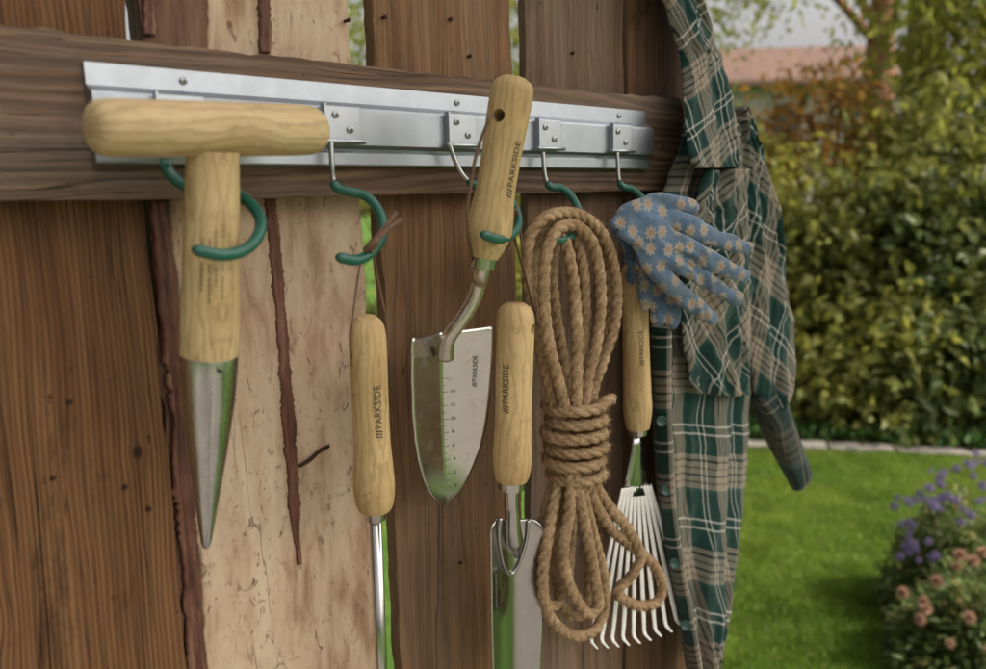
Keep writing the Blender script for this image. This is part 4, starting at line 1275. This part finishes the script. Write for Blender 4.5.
M_stem = m_plain('brown_stem', (.07, .05, .03), .85, 0, .2, .3, 60, .5)
M_trunk = m_plain('grey_bark', (.16, .12, .09), .9, 0, .15, .45, 22, .9, .02)
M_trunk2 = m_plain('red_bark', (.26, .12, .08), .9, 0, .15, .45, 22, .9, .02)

def shrub(name, label, c, rx, ry, hgt, mat, n_tips=70, per=34, ln=.07, wd=.035, group='shrubs along the back of the bed', lowest=.05):
    base = np.array([c[0], c[1], .0])
    t = thing(name, label, 'shrub', base, group)
    tips = []
    while len(tips) < n_tips:
        q = rng.uniform(-1, 1, 3); q[2] = rng.uniform(0, 1)
        rr = q[0] ** 2 + q[1] ** 2
        lim = (1 - max(0, q[2] - .45) ** 2 * 2.4)
        if rr < lim and (rr > .3 or q[2] > .75 or rng.random() < .25):
            tips.append(base + np.array([q[0] * rx, q[1] * ry, lowest + q[2] * (hgt - lowest) * rng.uniform(.9, 1.06)]))
    tips = np.array(tips)
    parts = []
    for p in tips[:26]:
        b0 = base + np.array([rng.normal() * .08, rng.normal() * .08, 0])
        m_ = (b0 + p) / 2 + rng.normal(size=3) * .06; m_[2] = max(m_[2], .1)
        parts.append(sweep(spline([b0, m_, p], 8), np.linspace(.014, .004, 8), 5))
    v, f, _ = merge(*parts)
    obj('stems', (v, f), M_stem, t)
    C, D, N = [], [], []
    for p in tips:
        cl = rng.uniform(.10, .2)
        outw = norm((p - (base + [0, 0, hgt * .4])) * [1 / rx, 1 / ry, 1 / hgt])
        a = rng.normal(size=(per, 3)) * np.array([cl, cl, cl * .8]) * .75
        C.append(p + a)
        d = rng.normal(size=(per, 3)) * .9 + outw * .35; d[:, 2] -= .35; D.append(d)
        nn = rng.normal(size=(per, 3)) * .45 + outw * .9; nn[:, 2] += .55; N.append(nn)
    C = np.concatenate(C); D = np.concatenate(D); N = np.concatenate(N)
    C[:, 2] = np.maximum(C[:, 2], .03)
    s = rng.uniform(.65, 1.35, len(C))
    V, F = leaf_mesh(C, D, N, ln * s, wd * s)
    big('foliage', V, F, mat, t)
    return t

# a row of shrubs behind the stone edge
SH = [  # px, distance, radius, top row in the photograph, material, label
    (752, 6.5, .62, 150, 'light', 'pale green shrub right beside the shirt sleeve'),
    (806, 6.1, .55, 205, 'olive', 'low olive green shrub between the pale shrub and the bronze one'),
    (818, 7.3, .75, 92, 'bronze', 'tall shrub with leaves coloured bronze orange for the sun flare under the bright sky'),
    (868, 6.3, .60, 175, 'olive', 'olive shrub below the reddish tree trunk'),
    (905, 7.2, .75, 120, 'light', 'tall light green shrub around the foot of the vine covered trunk'),
    (935, 6.2, .62, 190, 'dark', 'dark green shrub in front of the vine covered trunk'),
    (985, 6.4, .75, 110, 'olive', 'tall olive shrub at the right edge of the picture'),
    (1040, 6.6, .8, 130, 'dark', 'dark shrub just beyond the right edge of the picture'),
    (700, 7.4, .8, 130, 'light', 'pale shrub mostly hidden behind the shirt collar'),
    (772, 5.75, .42, 320, 'olive', 'knee high olive shrub just above the shirt cuff'),
    (822, 5.85, .46, 292, 'light', 'knee high pale shrub left of the middle of the bed'),
    (872, 5.75, .44, 312, 'olive', 'knee high olive shrub in the middle of the bed front'),
    (922, 5.85, .48, 285, 'light', 'knee high pale shrub right of the middle of the bed'),
    (975, 5.75, .48, 302, 'dark', 'knee high dark shrub at the right of the bed front'),
]
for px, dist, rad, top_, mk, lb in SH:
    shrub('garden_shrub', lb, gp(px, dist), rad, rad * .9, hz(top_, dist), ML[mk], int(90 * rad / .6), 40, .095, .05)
for k, (px, dist) in enumerate(((640, 7.0), (570, 7.2), (520, 6.6), (470, 7.2), (400, 6.8), (330, 7.4))):
    if px in (520, 400, 640):
        shrub('garden_shrub', {640: 'light shrub glimpsed behind the board nearest the shirt', 520: 'light shrub glimpsed through the gap above the wide trowel', 400: 'light shrub glimpsed through the gap by the pale board'}[px], gp(px, dist), .9, .9, 2.3, ML['light'], 90, 40, .085, .045)

# trees: trunk, limbs, hanging foliage
def tree(name, label, c, trunk_r, hgt, bark, mat, sprays, lean=(0, 0), vine=None):
    base = np.array([c[0], c[1], 0.0])
    t = thing(name, label, 'tree', base)
    P = spline([base + [0, 0, -.1], base + [lean[0] * .3, lean[1] * .3, hgt * .3], base + [lean[0] * .6 + .05, lean[1] * .6, hgt * .65], base + [lean[0], lean[1], hgt]], 40)
    def bk(th, s): return 1 + .08 * np.sin(3 * th + s * 2) + .05 * np.sin(7 * th - s * 5)
    obj('trunk', sweep(P, np.interp(np.linspace(0, 1, 40), [0, .06, .5, 1], [trunk_r * 1.5, trunk_r * 1.05, trunk_r * .8, trunk_r * .35]), 20, shape=bk), bark, t)
    C, D = [], []
    for (ex, ey, ez, n_, spread, drop) in sprays:
        e = np.array([ex, ey, ez]); k = int(np.clip(ez / hgt * 30, 14, 38)); s0 = P[k]
        m_ = (s0 + e) / 2 + np.array([0, 0, .3])
        obj('limb', sweep(spline([s0, m_, e], 14), np.linspace(trunk_r * .32, .015, 14), 8), bark, t)
        q = rng.normal(size=(n_, 3)) * np.array([spread, spread, spread * .6])
        q[:, 2] -= rng.random(n_) ** 1.3 * drop
        C.append(e + q); d = rng.normal(size=(n_, 3)) * .6; d[:, 2] -= .7; D.append(d)
    C = np.concatenate(C); D = np.concatenate(D); N = rng.normal(size=C.shape)
    s = rng.uniform(.6, 1.4, len(C))
    V, F = leaf_mesh(C, D, N, .12 * s, .04 * s)
    big('crown', V, F, mat, t)
    if vine:
        n_ = vine
        i = rng.integers(8, 39, n_); a = rng.uniform(0, 2 * math.pi, n_)
        C = P[i] + np.stack([np.cos(a), np.sin(a), rng.normal(size=n_) * .3], 1) * (trunk_r * rng.uniform(.8, 1.35, n_))[:, None]
        D = np.stack([np.cos(a), np.sin(a), -.6 + rng.normal(size=n_) * .4], 1); N = rng.normal(size=C.shape) * .3 + D
        s = rng.uniform(.6, 1.3, n_)
        V, F = leaf_mesh(C, D, N + np.array([0, 0, .5]), .1 * s, .08 * s)
        big('climbing_vine', V, F, ML['light'], t)
    return t
def sp(px, py, dist, n_, spread, drop):
    p = gp(px, dist); return (p[0], p[1], hz(py, dist), n_, spread, drop)
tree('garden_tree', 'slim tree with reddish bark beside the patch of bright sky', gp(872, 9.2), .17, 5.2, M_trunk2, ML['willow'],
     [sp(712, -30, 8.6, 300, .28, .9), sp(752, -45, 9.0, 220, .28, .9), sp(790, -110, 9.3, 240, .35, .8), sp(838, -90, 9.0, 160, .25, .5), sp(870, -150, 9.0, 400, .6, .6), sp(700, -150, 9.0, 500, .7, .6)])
tree('garden_tree', 'stout vine covered tree trunk rising from the shrubs', gp(916, 8.3), .20, 5.2, M_trunk, ML['willow'],
     [sp(935, -40, 8.0, 500, .5, 1.0), sp(905, -110, 8.2, 400, .6, .7), sp(965, -20, 7.6, 600, .45, 1.2), sp(1010, -80, 7.6, 900, .6, 1.2)], vine=170)
tree('garden_tree', 'leafy green tree filling the upper right corner', gp(1075, 7.9), .16, 4.6, M_trunk, ML['light'],
     [sp(965, 40, 7.6, 900, .36, .5), sp(985, 100, 7.4, 900, .35, .4), sp(1030, 20, 7.6, 1100, .5, .5), sp(1080, 60, 7.6, 900, .5, .5), sp(1000, -70, 7.5, 700, .45, .4)])
tree('garden_tree', 'slender green tree seen only through the gaps between boards', gp(540, 9.0), .14, 5.0, M_trunk, ML['willow'],
     [sp(520, 40, 8.6, 1800, .6, .9), sp(385, 30, 9.0, 2000, .6, 1.0), sp(440, -60, 8.6, 1500, .7, .9), sp(600, -60, 9.0, 800, .7, .8)])

# unseen tree added behind the viewer to keep the sun off the fence
shade = thing('added_shade_tree', 'unseen leafy tree added behind the viewer to shade the fence', 'tree', (2.15, -2.75, 0))
b0 = np.array([2.15, -2.75, 0.0]); cc = np.array([1.72, -2.25, 4.0])
obj('trunk', sweep(spline([b0, b0 + [-.05, .05, 1.4], cc + [.15, -.2, -.9], cc], 30), np.linspace(.16, .05, 30), 16), M_trunk, shade)
for k in range(9):
    a = k * 2.4; e = cc + np.array([math.cos(a) * .9, math.sin(a) * .9, -.3 + .18 * k % 1.0])
    obj('limb', sweep(spline([cc + [.1, -.15, -.8], (cc + e) / 2 + [0, 0, -.2], e], 10), np.linspace(.05, .012, 10), 7), M_trunk, shade)
n_ = 15000
q = rng.normal(size=(n_, 3)); q /= np.linalg.norm(q, axis=1)[:, None]; q *= rng.random(n_)[:, None] ** .38
C = cc + q * np.array([1.35, 1.35, 1.05]) * np.array([1 + .15 * noise.noise((a[0] * 2, a[1] * 2, a[2] * 2)) for a in q])[:, None]
D = rng.normal(size=C.shape); D[:, 2] -= .4; N = rng.normal(size=C.shape) * .6 + np.array(sd)
sz = rng.uniform(.7, 1.3, n_)
V, F = leaf_mesh(C, D, N, .14 * sz, .08 * sz)
big('crown', V, F, ML['light'], shade)

# house roof beyond the shrubs
M_wall = m_plain('rendered_wall', (.32, .30, .27), .9, 0, .2, .08, 3, .2)
M_tile = m_plain('red_roof', (.12, .072, .056), .8, 0, .2, .25, 4, .3, .02)
hb = gp(800, 24.0)
hx = norm(np.array([rt[0], rt[1], 0])); hy = norm(np.array([fw[0], fw[1], 0]))
house = thing('garden_house', 'low pale house with a long red tiled roof beyond the shrubs', 'house', hb)
def hp(a, b, z): return hb + hx * a + hy * b + np.array([0, 0, z])
def hbox(a0, a1, b0, b1, z0, z1):
    V = [hp(a, b, z) for z in (z0, z1) for a, b in ((a0, b0), (a1, b0), (a1, b1), (a0, b1))]
    return V, [(0, 3, 2, 1), (4, 5, 6, 7), (0, 1, 5, 4), (1, 2, 6, 5), (2, 3, 7, 6), (3, 0, 4, 7)]
zr, ze = hz(59, 26), hz(88, 23)
obj('wall', hbox(-3.4, 2.6, 0, 5, 0, ze + .02), M_wall, house, smooth=False)
V = [hp(-3.8, -.5, ze), hp(3.0, -.5, ze), hp(3.0, 2.5, zr), hp(-3.8, 2.5, zr), hp(-3.8, 5.5, ze), hp(3.0, 5.5, ze), hp(-3.8, -.5, ze - .12), hp(3.0, -.5, ze - .12), hp(-3.8, 5.5, ze - .12), hp(3.0, 5.5, ze - .12)]
obj('roof', (V, [(0, 1, 2, 3), (3, 2, 5, 4), (0, 6, 7, 1), (4, 5, 9, 8), (0, 3, 4, 8, 6), (1, 7, 9, 5, 2), (6, 8, 9, 7)]), M_tile, house, smooth=False)
M_glass = m_plain('dark_window', (.03, .035, .04), .1)
for a in (-2.6, -.9, 1.0):
    wv_ = obj('window', hbox(a, a + .9, -.06, .02, 1.5, ze - .5), M_wall, house, smooth=False)
    obj('pane', hbox(a + .07, a + .83, -.07, -.03, 1.57, ze - .57), M_glass, wv_, smooth=False)

# stone edging, one stone after another
edging = thing('stone_edging', 'row of pale grey stones edging the lawn below the shrubs', 'edging', edge_pt(1.2, 0))
M_stone = m_plain('pale_stone', (.17, .155, .135), .9, 0, .2, .35, 25, .7, .01)
s = -3.0; k = 0
while s < 7.5:
    ln = rng.uniform(.22, .42); hh = rng.uniform(.03, .055); dp = rng.uniform(.09, .12)
    bm = bmesh.new(); bmesh.ops.create_cube(bm, size=1.0)
    bmesh.ops.bevel(bm, geom=bm.edges[:], offset=.12, segments=2, affect='EDGES', profile=.5)
    V = []
    for v in bm.verts:
        q = np.array(v.co[:])
        q = q * (1 + .12 * noise.noise((q[0] * 2 + k * 3.1, q[1] * 2, q[2] * 2)))
        b = edge_pt(s + ln / 2 + q[0] * ln, q[1] * dp, 0.0); b[2] = hh * (q[2] + .4)
        V.append(b)
    bm.verts.index_update()
    F = [tuple(v.index for v in f.verts) for f in bm.faces]; bm.free()
    obj('stone', (V, F), M_stone, edging, angle=50)
    s += ln + rng.uniform(.008, .02); k += 1

# ground cover behind the stones
n_ = 15000
ssv = rng.uniform(-2.5, 6.5, n_); oo = rng.uniform(.06, .62, n_)
C = np.array([edge_pt(a, b, 0) for a, b in zip(ssv, oo)])
hgt_ = .05 + .09 * (np.array([noise.noise((a * 2.5, b * 4, 0)) for a, b in zip(ssv, oo)]) * .5 + .5)
C[:, 2] = rng.random(n_) * hgt_ + .01
D = rng.normal(size=C.shape) * .7; D[:, 2] += .7
N = rng.normal(size=C.shape) * .4; N[:, 2] += 1
V, F = leaf_mesh(C, D, N, rng.uniform(.03, .06, n_), rng.uniform(.016, .03, n_))
tag(big('ground_cover', V, F, ML['cover']), 'low green ground cover along the stone edging', 'ground cover', kind='stuff')

# strap-leaved clumps at the foot of the shrubs
def clump(label, c, n_, hgt, reach):
    t = thing('strap_leaf_plant', label, 'plant', (c[0], c[1], 0), 'arching strap leaved plants in the bed')
    V, F = [], []
    for i in range(n_):
        a = rng.uniform(0, 2 * math.pi); d = np.array([math.cos(a), math.sin(a), 0]); r_ = reach * rng.uniform(.5, 1.1); h_ = hgt * rng.uniform(.7, 1.1)
        b = np.array([c[0], c[1], 0]) + np.array([rng.normal() * .05, rng.normal() * .05, 0])
        P = spline([b, b + d * r_ * .3 + [0, 0, h_ * .75], b + d * r_ * .7 + [0, 0, h_], b + d * r_ * 1.1 + [0, 0, h_ * .75]], 8)
        sd_ = np.cross(d, [0, 0, 1.]); wv_ = np.array([.012, .016, .017, .016, .014, .011, .007, .001]) * rng.uniform(.8, 1.3)
        k = len(V)
        for j in range(8): V += [P[j] - sd_ * wv_[j], P[j] + [0, 0, -.006], P[j] + sd_ * wv_[j]]
        for j in range(7):
            q = k + j * 3; F += [(q, q + 1, q + 4, q + 3), (q + 1, q + 2, q + 5, q + 4)]
    obj('leaves', (V, F), ML['strap'], t)
for px, dist, n_, h_, r_, lb in ((778, 5.75, 46, .50, .40, 'arching strap leaved plant nearest the shirt cuff'), (822, 5.65, 40, .42, .34, 'strap leaved plant below the bronze shrub'),
                                 (872, 5.8, 40, .45, .36, 'strap leaved plant below the reddish trunk'), (930, 5.7, 44, .50, .4, 'strap leaved plant below the dark shrub'), (984, 5.75, 44, .48, .4, 'strap leaved plant at the right edge of the bed')):
    clump(lb, gp(px, dist), n_, h_, r_)

# flowering plants at the lower right
def flower(kind):
    """one flower head round the origin, facing +Z"""
    V, F = [], []
    if kind == 'aster':
        for ring, (n_, r0, r1, z1) in enumerate(((16, .003, .017, .004), (12, .003, .013, .007))):
            for i in range(n_):
                a = 2 * math.pi * (i + ring * .5) / n_; w_ = .0024
                d = np.array([math.cos(a), math.sin(a), 0]); s_ = np.array([-d[1], d[0], 0])
                k = len(V); V += [d * r0, d * r1 * .6 + s_ * w_ + [0, 0, z1], d * r1 + [0, 0, z1 * .7], d * r1 * .6 - s_ * w_ + [0, 0, z1]]
                F.append((k, k + 1, k + 2, k + 3))
    else:
        for ring in range(5):
            n_ = 12 - ring; el = ring * .34 - .15
            for i in range(n_):
                a = 2 * math.pi * (i + ring * .37) / n_; w_ = .0062
                d = np.array([math.cos(a) * math.cos(el), math.sin(a) * math.cos(el), math.sin(el)]); s_ = np.array([-math.sin(a), math.cos(a), 0])
                r1 = .021 - ring * .0022
                k = len(V); V += [d * .003, d * r1 * .65 + s_ * w_, d * r1 + np.array([0, 0, .003]), d * r1 * .65 - s_ * w_]
                F.append((k, k + 1, k + 2, k + 3))
    return np.array(V), F
def flower_plant(name, label, c, rx, hgt, leafmat, kind, fl, petal, seed):
    base = np.array([c[0], c[1], 0.0]); t = thing(name, label, 'flowering plant', base)
    n_ = 5200
    q = rng.normal(size=(n_, 3)); q /= np.linalg.norm(q, axis=1)[:, None]; q[:, 2] = np.abs(q[:, 2])
    rr = rng.uniform(.35, 1.0, n_)[:, None] ** .6
    lump = np.array([1 + .22 * noise.noise((a[0] * 2.4 + seed, a[1] * 2.4, a[2] * 2.4)) for a in q])[:, None]
    C = base + q * rr * lump * np.array([rx, rx, hgt * .94])
    D = q + rng.normal(size=q.shape) * .7; N = rng.normal(size=q.shape) * .5; N[:, 2] += 1
    V, F = leaf_mesh(C, D, N, rng.uniform(.025, .055, n_), rng.uniform(.010, .02, n_))
    big('foliage', V, F, leafmat, t)
    parts = []
    for i in range(24):
        a = rng.uniform(0, 2 * math.pi); e = base + np.array([math.cos(a) * rx * rng.uniform(.1, .7), math.sin(a) * rx * rng.uniform(.1, .7), hgt * rng.uniform(.5, .9)])
        parts.append(sweep(spline([base + rng.normal(size=3) * [.03, .03, 0], (base + e) / 2 + [0, 0, .03], e], 6), .003, 5))
    v, f, _ = merge(*parts); obj('stems', (v, f), M_stem, t)
    FV, FF = flower(kind)
    me = None
    for p in fl:
        p = np.asarray(p, float)
        out_ = norm(norm(p - (base + [0, 0, hgt * .3])) + norm(CAM - p) * .5 + rng.normal(size=3) * .2)
        if me is None:
            o = obj('flower_head', (FV + p, FF), petal, t, smooth=False, loc=p)
            me = o.data
        else:
            o = bpy.data.objects.new('flower_head', me); COL.objects.link(o); o.parent = t
            o.location = [float(x) for x in p - base]; LOC[o.name] = p
        o.rotation_euler = Vector(out_).to_track_quat('Z', 'Y').to_euler()
        sc_ = rng.uniform(.62, 1.05); o.scale = (sc_, sc_, sc_)
    return t
def shell(px, py, dist):
    d = ray(px, py); h_ = math.hypot(d[0], d[1]); return CAM + d * (dist / h_)
M_purple = m_leaf('petal_purple', (.07, .05, .125), (.14, .105, .21), .3, .6)
M_peach = m_leaf('petal_peach', (.28, .15, .10), (.40, .245, .17), .3, .6)
fl = []
for cx, cy, n_ in ((905, 503, 4), (930, 505, 6), (945, 500, 7), (948, 471, 5), (975, 465, 6), (985, 485, 5), (903, 527, 3), (905, 548, 6), (912, 540, 4), (925, 556, 4), (968, 510, 4), (938, 488, 4), (1000, 480, 6), (1020, 500, 6), (1005, 520, 4)):
    for _ in range(n_):
        fl.append(shell(cx + rng.normal() * 7, cy + rng.normal() * 5, 2.78 + rng.normal() * .06 + (530 - cy) * .004))
flower_plant('aster_bush', 'bushy plant dotted with small purple daisy flowers at the lawn corner', gp(982, 3.15), .24, .47, ML['aster'], 'aster', fl, M_purple, 1.0)
fl = [shell(px + rng.normal() * 1.5, py + rng.normal() * 1.5, 2.52 + rng.normal() * .03) for px, py in ((937, 577), (961, 554), (975, 560), (955, 568), (927, 610), (921, 620), (950, 645), (926, 600), (900, 590), (983, 553), (966, 620), (1000, 580), (1012, 620), (990, 650))]
flower_plant('peach_flower_plant', 'leafy plant with round peach pink blooms at the bottom right corner', gp(1006, 2.78), .24, .34, ML['aster'], 'mum', fl, M_peach, 4.0)

# lawn blades
def lawn(n_, region):
    out_ = []
    while sum(len(o) for o in out_) < n_:
        q = region(n_)
        rel = q - E0
        o_ = rel @ enor
        keep = o_ < -.02
        out_.append(q[keep])
    return np.concatenate(out_)[:n_]
def reg_near(n_):
    px = rng.uniform(690, 1010, n_); dist = 2.1 + (5.4 - 2.1) * rng.random(n_) ** .8
    d = np.stack([rt[0] * ((px - PW / 2) / FPX) + fw[0], rt[1] * ((px - PW / 2) / FPX) + fw[1]], 1); d /= np.linalg.norm(d, axis=1)[:, None]
    return CAM[:2] + d * dist[:, None]
def reg_wide(n_):
    return np.stack([rng.uniform(-1.0, 6, n_), rng.uniform(-3, 6, n_)], 1)
Q = np.concatenate([lawn(90000, reg_near), lawn(40000, reg_wide)])
n_ = len(Q)
C = np.concatenate([Q, np.zeros((n_, 1))], 1)
tuft = np.array([noise.noise((a * 5, b * 5, 0)) + .6 * noise.noise((a * 14, b * 14, 3)) for a, b in Q])
ln = .032 + .018 * np.clip(tuft, -1, 1) + rng.random(n_) * .014
D = rng.normal(size=C.shape) * .45; D[:, 2] = 1
N = rng.normal(size=C.shape); N[:, 2] *= .2
V, F = leaf_mesh(C, D, N, ln, .0052, .1)
tag(big('grass', V, F, ML['grass']), 'short green lawn grass beyond the fence', 'grass', kind='stuff')
